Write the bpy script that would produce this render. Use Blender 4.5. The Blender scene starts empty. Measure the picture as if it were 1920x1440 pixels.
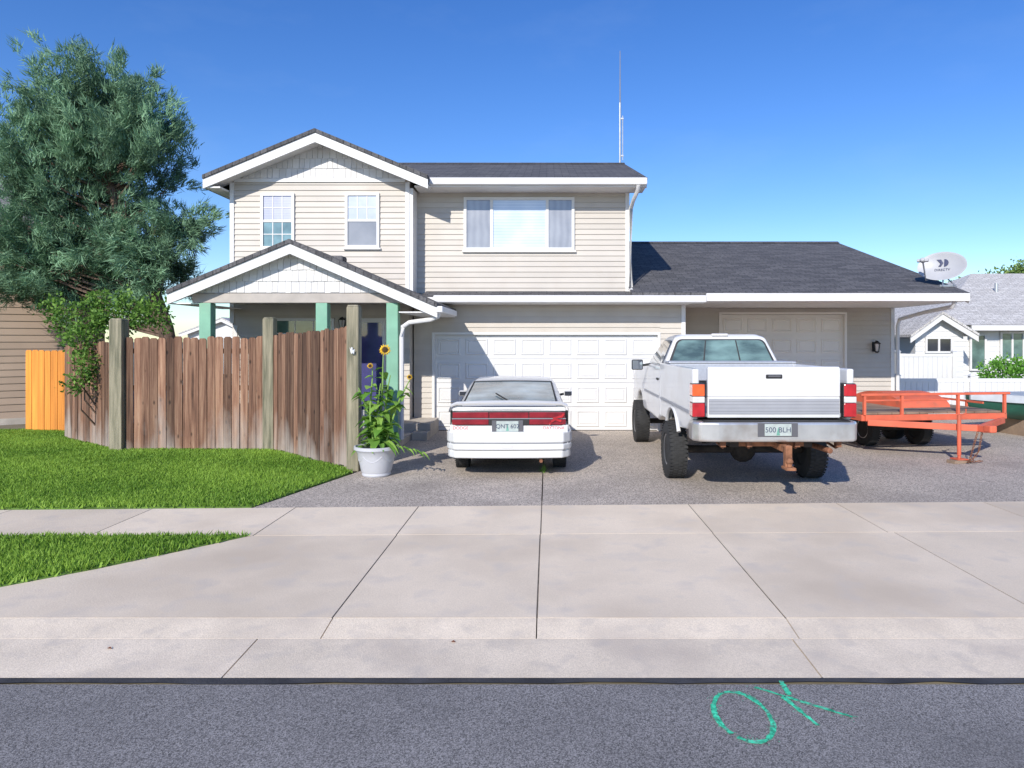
import bpy, bmesh, math, random
import numpy as np
from mathutils import Vector, Matrix
random.seed(7); rng=np.random.default_rng(7)
S=bpy.context.scene; C=S.collection
H=1.92; F=1280.0; CX=1027.0; CY=640.0
def X(px,d): return (px-CX)/F*d
def Z(py,d): return H-(py-CY)/F*d
def P(px,py,d): return Vector((X(px,d),d,Z(py,d)))
def G(px,py):
    d=F*H/(py-CY); return (X(px,d),d)
ORG={}
# ------------------------------------------------------------------ materials
def nd(nt,t,**k):
    n=nt.nodes.new(t)
    for a,b in k.items(): setattr(n,a,b)
    return n
def rgba(c): return (c[0],c[1],c[2],1)
def M(name,col,rough=.6,var=.1,scale=5,bump=0,bscale=40,metal=0,coat=0,tint=0,col2=None,stretch=None,spec=.5,speck=None,stain=None,stain2=None):
    m=bpy.data.materials.new(name); m.use_nodes=True; nt=m.node_tree; L=nt.links
    b=nt.nodes['Principled BSDF']
    tc=nd(nt,'ShaderNodeTexCoord'); mp=nd(nt,'ShaderNodeMapping')
    if stretch: mp.inputs['Scale'].default_value=stretch
    L.new(tc.outputs['Object'],mp.inputs['Vector'])
    n=nd(nt,'ShaderNodeTexNoise'); n.inputs['Scale'].default_value=scale; n.inputs['Detail'].default_value=6
    L.new(mp.outputs[0],n.inputs['Vector'])
    r=nd(nt,'ShaderNodeValToRGB'); r.color_ramp.elements[0].position=.32; r.color_ramp.elements[1].position=.68
    a=tuple(max(0,c*(1-var)) for c in col); q=col2 if col2 else tuple(min(1,c*(1+var)) for c in col)
    r.color_ramp.elements[0].color=rgba(a); r.color_ramp.elements[1].color=rgba(q)
    L.new(n.outputs[0],r.inputs[0]); out=r.outputs[0]
    def mul(o1,o2):
        x=nd(nt,'ShaderNodeMixRGB',blend_type='MULTIPLY'); x.inputs[0].default_value=1
        L.new(o1,x.inputs[1]); L.new(o2,x.inputs[2]); return x.outputs[0]
    if speck:
        n2=nd(nt,'ShaderNodeTexVoronoi'); n2.inputs['Scale'].default_value=speck[0]
        L.new(tc.outputs['Object'],n2.inputs['Vector'])
        bw=nd(nt,'ShaderNodeRGBToBW'); L.new(n2.outputs['Color'],bw.inputs[0])
        mr=nd(nt,'ShaderNodeMapRange'); mr.inputs[1].default_value=.15; mr.inputs[2].default_value=.85
        mr.inputs[3].default_value=1-speck[1]; mr.inputs[4].default_value=1+speck[1]
        L.new(bw.outputs[0],mr.inputs[0]); out=mul(out,mr.outputs[0])
    for sn in (stain,stain2):   # (scale, colour, amount, lo)
        if not sn: continue
        n3=nd(nt,'ShaderNodeTexNoise'); n3.inputs['Scale'].default_value=sn[0]; n3.inputs['Detail'].default_value=8
        L.new(tc.outputs['Object'],n3.inputs['Vector'])
        mr=nd(nt,'ShaderNodeMapRange'); mr.inputs[1].default_value=sn[3]; mr.inputs[2].default_value=sn[3]+.2
        mr.inputs[3].default_value=0; mr.inputs[4].default_value=sn[2]; L.new(n3.outputs[0],mr.inputs[0])
        x=nd(nt,'ShaderNodeMixRGB'); L.new(mr.outputs[0],x.inputs[0]); L.new(out,x.inputs[1]); x.inputs[2].default_value=rgba(sn[1]); out=x.outputs[0]
    if tint:
        at=nd(nt,'ShaderNodeAttribute',attribute_name='tint')
        mr=nd(nt,'ShaderNodeMapRange'); mr.inputs[3].default_value=1-tint; mr.inputs[4].default_value=1+tint
        L.new(at.outputs['Fac'],mr.inputs[0]); out=mul(out,mr.outputs[0])
    L.new(out,b.inputs['Base Color'])
    b.inputs['Roughness'].default_value=rough; b.inputs['Metallic'].default_value=metal
    b.inputs['Coat Weight'].default_value=coat; b.inputs['Coat Roughness'].default_value=.06
    b.inputs['Specular IOR Level'].default_value=spec
    if bump:
        nb=nd(nt,'ShaderNodeTexNoise'); nb.inputs['Scale'].default_value=bscale; nb.inputs['Detail'].default_value=4
        L.new(mp.outputs[0],nb.inputs['Vector']); bp=nd(nt,'ShaderNodeBump'); bp.inputs['Strength'].default_value=bump; bp.inputs['Distance'].default_value=.02
        L.new(nb.outputs[0],bp.inputs['Height']); L.new(bp.outputs[0],b.inputs['Normal'])
    return m
def leafmat(name,dark,light,trans=.3,rough=.55):
    m=bpy.data.materials.new(name); m.use_nodes=True; nt=m.node_tree; L=nt.links
    b=nt.nodes['Principled BSDF']; o=nt.nodes['Material Output']
    at=nd(nt,'ShaderNodeAttribute',attribute_name='tint')
    r=nd(nt,'ShaderNodeValToRGB'); r.color_ramp.elements[0].color=rgba(dark); r.color_ramp.elements[1].color=rgba(light)
    L.new(at.outputs['Fac'],r.inputs[0]); L.new(r.outputs[0],b.inputs['Base Color']); b.inputs['Roughness'].default_value=rough
    b.inputs['Specular IOR Level'].default_value=.25
    t=nd(nt,'ShaderNodeBsdfTranslucent'); L.new(r.outputs[0],t.inputs[0])
    x=nd(nt,'ShaderNodeMixShader'); x.inputs[0].default_value=trans
    L.new(b.outputs[0],x.inputs[1]); L.new(t.outputs[0],x.inputs[2]); L.new(x.outputs[0],o.inputs[0])
    return m
def shingle(name,c1,c2,swap=False):
    m=bpy.data.materials.new(name); m.use_nodes=True; nt=m.node_tree; L=nt.links; b=nt.nodes['Principled BSDF']
    tc=nd(nt,'ShaderNodeTexCoord'); sx=nd(nt,'ShaderNodeSeparateXYZ'); cx=nd(nt,'ShaderNodeCombineXYZ')
    L.new(tc.outputs['Object'],sx.inputs[0]); L.new(sx.outputs[1 if swap else 0],cx.inputs[0]); L.new(sx.outputs[0 if swap else 1],cx.inputs[1])
    br=nd(nt,'ShaderNodeTexBrick'); br.inputs['Scale'].default_value=1; br.inputs['Brick Width'].default_value=.33; br.inputs['Row Height'].default_value=.14
    br.inputs['Mortar Size'].default_value=.008; br.inputs['Color1'].default_value=rgba(c1); br.inputs['Color2'].default_value=rgba(c2); br.inputs['Mortar'].default_value=rgba([c*.45 for c in c1])
    L.new(cx.outputs[0],br.inputs['Vector'])
    n=nd(nt,'ShaderNodeTexNoise'); n.inputs['Scale'].default_value=30; n.inputs['Detail'].default_value=5; L.new(tc.outputs['Object'],n.inputs['Vector'])
    mr=nd(nt,'ShaderNodeMapRange'); mr.inputs[1].default_value=.3; mr.inputs[2].default_value=.7; mr.inputs[3].default_value=.6; mr.inputs[4].default_value=1.4; L.new(n.outputs[0],mr.inputs[0])
    x=nd(nt,'ShaderNodeMixRGB',blend_type='MULTIPLY'); x.inputs[0].default_value=1; L.new(br.outputs['Color'],x.inputs[1]); L.new(mr.outputs[0],x.inputs[2])
    L.new(x.outputs[0],b.inputs['Base Color']); b.inputs['Roughness'].default_value=.9
    bp=nd(nt,'ShaderNodeBump'); bp.inputs['Strength'].default_value=.5; bp.inputs['Distance'].default_value=.02; L.new(x.outputs[0],bp.inputs['Height']); L.new(bp.outputs[0],b.inputs['Normal'])
    return m
def blind(name,c1,c2,scale,axis=2,coat=1,dist=.3,nmix=1.6):
    m=bpy.data.materials.new(name); m.use_nodes=True; nt=m.node_tree; L=nt.links; b=nt.nodes['Principled BSDF']
    tc=nd(nt,'ShaderNodeTexCoord'); w=nd(nt,'ShaderNodeTexWave',bands_direction='XYZ'[axis]); w.inputs['Scale'].default_value=scale; w.inputs['Distortion'].default_value=dist
    L.new(tc.outputs['Object'],w.inputs['Vector'])
    n=nd(nt,'ShaderNodeTexNoise'); n.inputs['Scale'].default_value=1.7; n.inputs['Detail'].default_value=3; L.new(tc.outputs['Object'],n.inputs['Vector'])
    r=nd(nt,'ShaderNodeValToRGB'); r.color_ramp.elements[0].color=rgba(c1); r.color_ramp.elements[1].color=rgba(c2)
    a=nd(nt,'ShaderNodeMath',operation='MULTIPLY_ADD'); L.new(w.outputs['Fac'],a.inputs[0]); a.inputs[1].default_value=.35
    nn=nd(nt,'ShaderNodeMapRange'); nn.inputs[1].default_value=.3; nn.inputs[2].default_value=.7; nn.inputs[3].default_value=0; nn.inputs[4].default_value=.65; L.new(n.outputs[0],nn.inputs[0]); L.new(nn.outputs[0],a.inputs[2])
    L.new(a.outputs[0],r.inputs[0]); L.new(r.outputs[0],b.inputs['Base Color']); b.inputs['Roughness'].default_value=.4
    b.inputs['Coat Weight'].default_value=coat; b.inputs['Coat Roughness'].default_value=.02; b.inputs['Coat IOR'].default_value=1.9
    return m
def fencemat(name):
    m=bpy.data.materials.new(name); m.use_nodes=True; nt=m.node_tree; L=nt.links; b=nt.nodes['Principled BSDF']
    tc=nd(nt,'ShaderNodeTexCoord'); mp=nd(nt,'ShaderNodeMapping'); mp.inputs['Scale'].default_value=(24,24,.9); L.new(tc.outputs['Object'],mp.inputs[0])
    at=nd(nt,'ShaderNodeAttribute',attribute_name='tint')
    n=nd(nt,'ShaderNodeTexNoise',noise_dimensions='4D'); n.inputs['Scale'].default_value=1; n.inputs['Detail'].default_value=8; n.inputs['Roughness'].default_value=.7; L.new(mp.outputs[0],n.inputs['Vector'])
    tw=nd(nt,'ShaderNodeMath',operation='MULTIPLY'); L.new(at.outputs['Fac'],tw.inputs[0]); tw.inputs[1].default_value=37; L.new(tw.outputs[0],n.inputs['W'])
    r=nd(nt,'ShaderNodeValToRGB'); e=r.color_ramp.elements; e[0].position=.30; e[0].color=(.038,.021,.014,1); e[1].position=.74; e[1].color=(.45,.32,.22,1)
    k=e.new(.46); k.color=(.18,.09,.055,1); k=e.new(.6); k.color=(.30,.175,.11,1); L.new(n.outputs[0],r.inputs[0])
    mr=nd(nt,'ShaderNodeMapRange'); mr.inputs[3].default_value=.4; mr.inputs[4].default_value=1.5; L.new(at.outputs['Fac'],mr.inputs[0])
    x=nd(nt,'ShaderNodeMixRGB',blend_type='MULTIPLY'); x.inputs[0].default_value=1; L.new(r.outputs[0],x.inputs[1]); L.new(mr.outputs[0],x.inputs[2])
    vk=nd(nt,'ShaderNodeTexVoronoi'); mpk=nd(nt,'ShaderNodeMapping'); mpk.inputs['Scale'].default_value=(6,6,3.0); L.new(tc.outputs['Object'],mpk.inputs[0]); L.new(mpk.outputs[0],vk.inputs['Vector']); vk.inputs['Scale'].default_value=1
    kk=nd(nt,'ShaderNodeMapRange'); kk.inputs[1].default_value=.05; kk.inputs[2].default_value=.16; kk.inputs[3].default_value=.25; kk.inputs[4].default_value=1; L.new(vk.outputs['Distance'],kk.inputs[0])
    xk=nd(nt,'ShaderNodeMixRGB',blend_type='MULTIPLY'); xk.inputs[0].default_value=1; L.new(x.outputs[0],xk.inputs[1]); L.new(kk.outputs[0],xk.inputs[2])
    sz=nd(nt,'ShaderNodeSeparateXYZ'); L.new(tc.outputs['Object'],sz.inputs[0])
    mp2=nd(nt,'ShaderNodeMapping'); mp2.inputs['Scale'].default_value=(2.2,2.2,.8); L.new(tc.outputs['Object'],mp2.inputs[0])
    n2=nd(nt,'ShaderNodeTexNoise',noise_dimensions='4D'); n2.inputs['Scale'].default_value=1; n2.inputs['Detail'].default_value=7; L.new(mp2.outputs[0],n2.inputs['Vector'])
    tw2=nd(nt,'ShaderNodeMath',operation='MULTIPLY'); L.new(at.outputs['Fac'],tw2.inputs[0]); tw2.inputs[1].default_value=.5; L.new(tw2.outputs[0],n2.inputs['W'])
    h=nd(nt,'ShaderNodeMapRange'); h.inputs[1].default_value=1.5; h.inputs[2].default_value=0; h.inputs[3].default_value=-.30; h.inputs[4].default_value=.08; L.new(sz.outputs[2],h.inputs[0])
    ad=nd(nt,'ShaderNodeMath',operation='ADD'); L.new(h.outputs[0],ad.inputs[0]); L.new(n2.outputs[0],ad.inputs[1])
    s=nd(nt,'ShaderNodeMapRange'); s.inputs[1].default_value=.44; s.inputs[2].default_value=.66; s.inputs[3].default_value=0; s.inputs[4].default_value=.75; L.new(ad.outputs[0],s.inputs[0])
    y=nd(nt,'ShaderNodeMixRGB'); L.new(s.outputs[0],y.inputs[0]); L.new(xk.outputs[0],y.inputs[1])
    z=nd(nt,'ShaderNodeMixRGB',blend_type='MULTIPLY'); z.inputs[0].default_value=.6; z.inputs[1].default_value=(.74,.68,.61,1); L.new(r.outputs[0],z.inputs[2])
    z2=nd(nt,'ShaderNodeMixRGB'); z2.inputs[0].default_value=.35; L.new(z.outputs[0],z2.inputs[1]); z2.inputs[2].default_value=(.53,.49,.44,1)
    L.new(z2.outputs[0],y.inputs[2]); L.new(y.outputs[0],b.inputs['Base Color']); b.inputs['Roughness'].default_value=.9
    bp=nd(nt,'ShaderNodeBump'); bp.inputs['Strength'].default_value=.7; bp.inputs['Distance'].default_value=.01; L.new(n.outputs[0],bp.inputs['Height']); L.new(bp.outputs[0],b.inputs['Normal'])
    return m

m_ground=M('dry_ground',(.22,.19,.13),.95,.35,.6,.3,8)
m_asphalt=M('road_asphalt',(.23,.215,.205),.92,.12,1.2,.4,220,speck=(170,.6),stain=(1.4,(.16,.152,.145),.4,.52))
m_tar=M('fresh_tar',(.045,.044,.047),.8,.4,6,.3,60)
m_joint=M('joint_dirt',(.16,.13,.10),.95,.4,9)
m_drive=M('aggregate_drive',(.45,.385,.32),.92,.12,.8,.3,160,speck=(85,.55),stain=(.9,(.28,.24,.20),.55,.52),stain2=(3.0,(.35,.30,.255),.5,.53))
m_conc=M('old_concrete',(.80,.665,.50),.9,.06,1.6,.12,70,speck=(170,.06),stain=(.6,(.61,.495,.365),.75,.46),stain2=(3.2,(.62,.535,.44),.7,.52),tint=.09)
m_conc2=M('gutter_concrete',(.78,.655,.50),.9,.08,2.2,.2,110,speck=(140,.10),stain=(1.3,(.58,.485,.385),.75,.48),stain2=(6,(.57,.495,.41),.65,.53),tint=.08)
m_step=M('grey_concrete',(.48,.43,.37),.9,.15,3,.2,60)
m_siding=M('beige_vinyl',(.56,.51,.445),.55,.05,1.0,.05,30,tint=.08,stain=(1.1,(.465,.40,.33),.45,.51))
m_siding_plain=M('beige_wall',(.54,.495,.435),.6,.06,1.0)
m_tan=M('tan_siding',(.42,.31,.23),.7,.08,1.0,tint=.08)
m_white=M('white_trim',(.75,.735,.71),.45,.04,2,stain=(2,(.60,.575,.535),.35,.55))
m_soffit=M('white_soffit',(.80,.775,.735),.6,.05,2)
m_shake=M('white_shingle',(.71,.695,.675),.6,.05,3,.1,50,tint=.09)
m_gdoor=M('white_door',(.73,.72,.70),.45,.03,.8,stain=(1.2,(.64,.62,.585),.45,.5))
m_gdoor2=M('almond_door',(.84,.785,.72),.5,.05,.8)
m_roof=shingle('charcoal_shingles',(.078,.076,.079),(.135,.130,.131))
m_roofx=shingle('charcoal_shingles_side',(.078,.076,.079),(.135,.130,.131),True)
m_roofgrey=shingle('grey_shingles',(.50,.475,.445),(.62,.595,.56))
m_roofmid=shingle('mid_grey_shingles',(.20,.19,.18),(.30,.285,.27))
m_green=M('sage_paint',(.22,.45,.31),.6,.08,4,stain=(3,(.33,.48,.38),.4,.55))
m_beam=M('taupe_paint',(.46,.41,.36),.6,.1,4)
m_glassdark=M('dark_glass',(.03,.035,.045),.04,.3,1.5,coat=1)
m_glassdoor=M('storm_glass',(.08,.08,.22),.05,.4,1.5,coat=1)  # blue-purple reflection in the storm door is painted into this colour
m_blind1=blind('lace_blind_sky_reflection',(.28,.28,.42),(.62,.61,.73),9)  # blind stripes, with the purple-blue sky reflection painted into them
m_blind2=blind('white_blind',(.38,.42,.48),(.66,.69,.74),12)
m_blind3=blind('grey_blind',(.15,.15,.16),(.32,.31,.32),14)
m_blindsky=blind('blind_painted_sky',(.44,.54,.68),(.74,.80,.88),5,nmix=2)  # blind whose blue is the sky reflection painted into the pane
m_curtain=blind('grey_curtain',(.22,.22,.24),(.37,.37,.39),2.2,axis=0,dist=3)
m_tealg=M('teal_glass',(.19,.31,.33),.05,.4,2.5,coat=1)
m_greeng=M('green_glass',(.12,.20,.175),.05,.4,2.5,coat=1)
m_black=M('black_plastic',(.02,.02,.02),.5,.2,6)
m_under=M('grimy_steel',(.035,.028,.024),.85,.5,8,.3,30)
m_fence=fencemat('weathered_boards')
m_post=M('brown_green_post',(.20,.195,.125),.9,.3,1.4,.5,12,stretch=(14,14,1.0),col2=(.40,.35,.245))
m_newwood=M('new_cedar',(.78,.285,.045),.75,.22,1,.2,10,stretch=(16,16,.8),tint=.24)
m_vinyl=M('white_vinyl',(.76,.755,.745),.35,.03,2)
m_bark=M('bark',(.17,.115,.085),.95,.4,3,.8,14,stretch=(6,6,1.5))
m_paint=M('white_car_paint',(.71,.705,.69),.35,.03,1.5,coat=.6,stain=(2.2,(.60,.58,.55),.4,.52))
m_paint2=M('white_truck_paint',(.70,.695,.685),.35,.03,1.5,coat=.6,stain=(2.0,(.57,.54,.50),.5,.51))
m_tyre=M('tyre_rubber',(.03,.03,.03),.85,.25,10,.3,60)
m_rim=M('steel_rim',(.42,.42,.43),.35,.1,6,metal=.8)
m_chrome=M('dull_chrome',(.66,.65,.63),.3,.1,5,metal=.7,stain=(3.5,(.40,.34,.29),.6,.52))
m_rust=M('rust',(.20,.085,.045),.9,.45,9,.4,40)
m_rust2=M('orange_rust',(.30,.13,.065),.85,.45,9,.4,40)
m_red=M('red_lens',(.24,.012,.02),.12,.25,8,coat=1)
m_redlt=M('bright_red_lens',(.46,.02,.025),.12,.2,8,coat=1)
m_amber=M('amber_lens',(.75,.12,.03),.12,.2,8,coat=1)
m_clear=M('clear_lens',(.66,.64,.61),.12,.05,8,coat=1)
m_greyband=M('grey_band',(.34,.345,.365),.5,.06,3)
m_greydark=M('dark_grey_band',(.24,.245,.26),.5,.08,3)
m_darkrec=M('dark_recess',(.10,.10,.11),.6,.1,3)
m_plate=M('plate_white',(.42,.47,.44),.4,.12,14)
m_plink=M('plate_ink',(.03,.04,.10),.5,.1,5)
m_plgreen=M('plate_green',(.14,.34,.26),.5,.2,9)
m_redink=M('red_lettering',(.55,.03,.03),.5,.1,5)
m_orange=M('faded_orange_paint',(.68,.14,.07),.65,.15,3,.1,40,stain=(5,(.36,.14,.085),.6,.55))
m_deck=M('old_deck',(.28,.20,.14),.9,.35,2,.3,20)
m_pot=M('pale_grey_pot',(.54,.54,.56),.6,.06,5)
m_soil=M('potting_soil',(.05,.035,.025),.95,.3,20,.5,40)
m_petal=M('yellow_petals',(.85,.50,.015),.6,.15,10)
m_disc=M('flower_disc',(.07,.035,.012),.9,.4,60,.5,90)
m_stem=M('green_stem',(.22,.36,.08),.6,.15,8)
m_leafsun=leafmat('sunflower_leaf',(.10,.26,.035),(.38,.58,.12),.35)
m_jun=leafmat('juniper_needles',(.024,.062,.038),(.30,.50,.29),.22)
m_rose=leafmat('rose_leaf',(.05,.14,.022),(.30,.50,.10),.3)
m_hedge=leafmat('hedge_leaf',(.05,.18,.02),(.24,.52,.07),.25)
m_far=leafmat('far_leaf',(.07,.14,.03),(.30,.42,.12),.2)
m_grass=leafmat('grass_blade',(.10,.23,.022),(.40,.60,.09),.3)
m_lawn=M('lawn_soil',(.12,.21,.035),.95,.4,3,.3,40)
m_spray=M('green_spray_paint',(.05,.55,.30),.8,.25,14,speck=(60,.45),stain=(30,(.2,.2,.21),.75,.50))
m_dish=M('dish_grey',(.45,.45,.46),.45,.05,3)
m_galv=M('galvanised',(.50,.51,.52),.4,.1,8,metal=.7)
m_dkgreen=M('dark_green_hull',(.02,.10,.065),.4,.2,3)
m_alu=M('grey_alloy',(.50,.52,.54),.4,.1,4,metal=.2)
m_leafdry=M('dry_leaf',(.17,.05,.02),.8,.3,20)
m_diamond=M('tread_plate',(.55,.56,.58),.5,.06,30,.06,90,metal=.5)
m_lampglass=M('lamp_glass',(.55,.53,.48),.1,.1,5,coat=1)

# ------------------------------------------------------------------ mesh builder
class MB:
    def __init__(s): s.v=[]; s.f=[]; s.t=[]; s.tint=.5; s.m=[]; s.mi=0
    def add(s,vs,fs):
        n=len(s.v); s.v+=[tuple(p) for p in vs]
        for f in fs: s.f.append([i+n for i in f]); s.t.append(s.tint); s.m.append(s.mi)
        return s
    def box(s,x0,x1,y0,y1,z0,z1):
        return s.add([(x0,y0,z0),(x1,y0,z0),(x1,y1,z0),(x0,y1,z0),(x0,y0,z1),(x1,y0,z1),(x1,y1,z1),(x0,y1,z1)],
          [(0,3,2,1),(4,5,6,7),(0,1,5,4),(1,2,6,5),(2,3,7,6),(3,0,4,7)])
    def obox(s,c,size,R):
        a,b,d=[k/2 for k in size]; c=Vector(c)
        vs=[c+R@Vector(p) for p in [(-a,-b,-d),(a,-b,-d),(a,b,-d),(-a,b,-d),(-a,-b,d),(a,-b,d),(a,b,d),(-a,b,d)]]
        return s.add(vs,[(0,3,2,1),(4,5,6,7),(0,1,5,4),(1,2,6,5),(2,3,7,6),(3,0,4,7)])
    def ext(s,A,B):
        n=len(A); return s.add(list(A)+list(B),[tuple(range(n)),tuple(range(2*n-1,n-1,-1))]+[(i,(i+1)%n,n+(i+1)%n,n+i) for i in range(n)])
    def prism(s,pts,y0,y1): return s.ext([(x,y0,z) for x,z in pts],[(x,y1,z) for x,z in pts])
    def prismx(s,pts,x0,x1): return s.ext([(x0,y,z) for y,z in pts],[(x1,y,z) for y,z in pts])
    def prismz(s,pts,z0,z1): return s.ext([(x,y,z0) for x,y in pts],[(x,y,z1) for x,y in pts])
    def bar(s,p,q,w,h=None):
        h=h or w; p=Vector(p); q=Vector(q); d=q-p; L=d.length
        R=d.to_track_quat('Y','Z').to_matrix(); return s.obox((p+q)/2,(w,L,h),R)
    def tube(s,pts,r,n=8,cap=True):
        pts=[Vector(p) for p in pts]; k=len(pts); rs=r if isinstance(r,(list,tuple)) else [r]*k
        vs=[]; up=Vector((0,0,1))
        for i,p in enumerate(pts):
            d=(pts[min(i+1,k-1)]-pts[max(i-1,0)]).normalized()
            a=d.cross(up)
            if a.length<.1: a=d.cross(Vector((0,1,0)))
            a.normalize(); b=d.cross(a)
            for j in range(n):
                t=2*math.pi*j/n; vs.append(p+(a*math.cos(t)+b*math.sin(t))*rs[i])
        fs=[(i*n+j,i*n+(j+1)%n,(i+1)*n+(j+1)%n,(i+1)*n+j) for i in range(k-1) for j in range(n)]
        if cap: fs+= [tuple(range(n-1,-1,-1)),tuple(range((k-1)*n,k*n))]
        return s.add(vs,fs)
    def lathe(s,prof,c,n=24,R=None):
        c=Vector(c); R=R or Matrix.Identity(3); k=len(prof); vs=[]
        for r,z in prof:
            for j in range(n):
                t=2*math.pi*j/n; vs.append(c+R@Vector((r*math.cos(t),r*math.sin(t),z)))
        fs=[(i*n+j,i*n+(j+1)%n,(i+1)*n+(j+1)%n,(i+1)*n+j) for i in range(k-1) for j in range(n)]
        fs+=[tuple(range(n-1,-1,-1)),tuple(range((k-1)*n,k*n))]
        return s.add(vs,fs)
    def loft(s,rings,closed=True,caps=True):
        n=len(rings[0]); vs=[p for r in rings for p in r]; e=n if closed else n-1
        fs=[(i*n+j,i*n+(j+1)%n,(i+1)*n+(j+1)%n,(i+1)*n+j) for i in range(len(rings)-1) for j in range(e)]
        if caps: fs+=[tuple(range(n)),tuple(range(len(vs)-1,len(vs)-n-1,-1))]
        return s.add(vs,fs)
    def siding(s,p0,p1,z0,z1,lap=.115,out=.02):
        p0=Vector((p0[0],p0[1],0)); p1=Vector((p1[0],p1[1],0)); d=(p1-p0).normalized(); n=Vector((d.y,-d.x,0))
        z=z0
        while z<z1-1e-4:
            zt=min(z+lap,z1); s.tint=random.uniform(.2,.8); u=Vector((0,0,1)); f=(zt-z)/lap
            a=p0+n*out+u*z; b=p1+n*out+u*z; c=p1+n*out*(1-f)+u*zt+n*.002; e=p0+n*out*(1-f)+u*zt+n*.002
            s.add([a,b,c,e,p0+u*z,p1+u*z],[(0,1,2,3),(4,5,1,0)]); z=zt
        s.tint=.5; return s
    def text(s,txt,size,place):
        vs,fs=text_geo(txt,size); return s.add([place(x,y) for x,y in vs],fs)
    def build(s,name,mat,parent=None,smooth=None,bevel=0,recalc=True,origin=None,seg=2):
        if parent is not None: org=Vector(ORG[parent.name])
        elif origin is not None: org=Vector(origin)
        else:
            a=np.array(s.v); org=Vector(((a[:,0].min()+a[:,0].max())/2,(a[:,1].min()+a[:,1].max())/2,a[:,2].min()))
        me=bpy.data.meshes.new(name); me.from_pydata([(p[0]-org.x,p[1]-org.y,p[2]-org.z) for p in s.v],[],s.f)
        at=me.attributes.new('tint','FLOAT','FACE'); at.data.foreach_set('value',s.t)
        if recalc:
            bm=bmesh.new(); bm.from_mesh(me); bmesh.ops.recalc_face_normals(bm,faces=bm.faces); bm.to_mesh(me); bm.free()
        for mm in (mat if isinstance(mat,(list,tuple)) else [mat]): me.materials.append(mm)
        me.polygons.foreach_set('material_index',s.m)
        if smooth is not None:
            me.polygons.foreach_set('use_smooth',[True]*len(me.polygons)); me.set_sharp_from_angle(angle=math.radians(smooth))
        o=bpy.data.objects.new(name,me); C.objects.link(o)
        if parent is not None: o.parent=parent
        else: o.location=org
        ORG[o.name]=tuple(org)
        if bevel:
            b=o.modifiers.new('bevel','BEVEL'); b.width=bevel; b.segments=seg; b.limit_method='ANGLE'; b.angle_limit=math.radians(35)
        return o
def text_geo(txt,size):
    cu=bpy.data.curves.new('t','FONT'); cu.body=txt; cu.size=size; cu.align_x='CENTER'; cu.align_y='CENTER'
    o=bpy.data.objects.new('t',cu); C.objects.link(o); dg=bpy.context.evaluated_depsgraph_get(); dg.update()
    me=bpy.data.meshes.new_from_object(o.evaluated_get(dg))
    vs=[(v.co.x,v.co.y) for v in me.vertices]; fs=[tuple(p.vertices) for p in me.polygons]
    bpy.data.objects.remove(o); bpy.data.curves.remove(cu); bpy.data.meshes.remove(me); return vs,fs
def tag(o,label=None,cat=None,group=None,kind=None):
    if label: o['label']=label
    if cat: o['category']=cat
    if group: o['group']=group
    if kind: o['kind']=kind
    return o
def empty(name,label,cat,loc,group=None):
    o=bpy.data.objects.new(name,None); C.objects.link(o); o.location=loc; o.empty_display_size=.2; ORG[o.name]=tuple(loc); return tag(o,label,cat,group)
def mesh_np(name,V,nper,tint,mat,parent=None,origin=(0,0,0)):
    org=np.array(ORG[parent.name]) if parent is not None else np.array(origin,dtype=float)
    V=(V.reshape(-1,3)-org).astype(np.float32); n=len(V)//nper
    me=bpy.data.meshes.new(name); me.vertices.add(len(V)); me.vertices.foreach_set('co',V.ravel())
    me.loops.add(len(V)); me.loops.foreach_set('vertex_index',np.arange(len(V),dtype=np.int32))
    me.polygons.add(n); me.polygons.foreach_set('loop_start',np.arange(0,len(V),nper,dtype=np.int32))
    me.update(calc_edges=True)
    at=me.attributes.new('tint','FLOAT','FACE'); at.data.foreach_set('value',np.clip(tint,0,1).astype(np.float32))
    me.materials.append(mat); me.validate()
    o=bpy.data.objects.new(name,me); C.objects.link(o)
    if parent is not None: o.parent=parent
    else: o.location=org
    ORG[o.name]=tuple(org); return o
def nrm(a): return a/np.maximum(np.linalg.norm(a,axis=-1,keepdims=True),1e-6)
def leaf_cloud(cen,dirs,tone,n,L,W,spread,jit,leaf=False,tj=.13):
    c=np.repeat(cen,n,0)+rng.normal(size=(len(cen)*n,3))*jit
    d=nrm(np.repeat(dirs,n,0)+rng.normal(size=c.shape)*spread); sd=nrm(np.cross(d,rng.normal(size=c.shape)))
    l=L*rng.uniform(.6,1.3,(len(c),1)); t=np.repeat(tone,n)+rng.normal(size=len(c))*tj
    if leaf:
        V=np.stack([c,c+d*l*.5+sd*W/2,c+d*l,c+d*l*.5-sd*W/2],1); return V,4,t
    V=np.stack([c-sd*W/2,c+sd*W/2,c+d*l],1); return V,3,t
def ell_pts(c,r,n,inner=.45,gap=.0,fr=1.6):
    c=np.array(c); r=np.array(r)
    u=nrm(rng.normal(size=(n,3))); rad=rng.uniform(inner**3,1,(n,1))**(1/3)
    p=c+u*r*rad
    ph=np.array([1.3,.4,2.2])
    f=np.sin(p[:,0]*fr*1.9+ph[0])+np.sin(p[:,1]*fr*1.7+ph[1])+np.sin(p[:,2]*fr*2.3+ph[2]+p[:,0]*fr)
    k=f>(-3+gap*6) if gap else np.ones(n,bool)
    up=u*r; return p[k],nrm(up[k]),rad[k,0]
def inpoly(x,y,poly):
    ins=np.zeros(len(x),bool); n=len(poly)
    for i in range(n):
        x1,y1=poly[i]; x2,y2=poly[(i+1)%n]
        c=((y1>y)!=(y2>y))&(x<(x2-x1)*(y-y1)/((y2-y1) if y2!=y1 else 1e-9)+x1); ins^=c
    return ins
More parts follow.
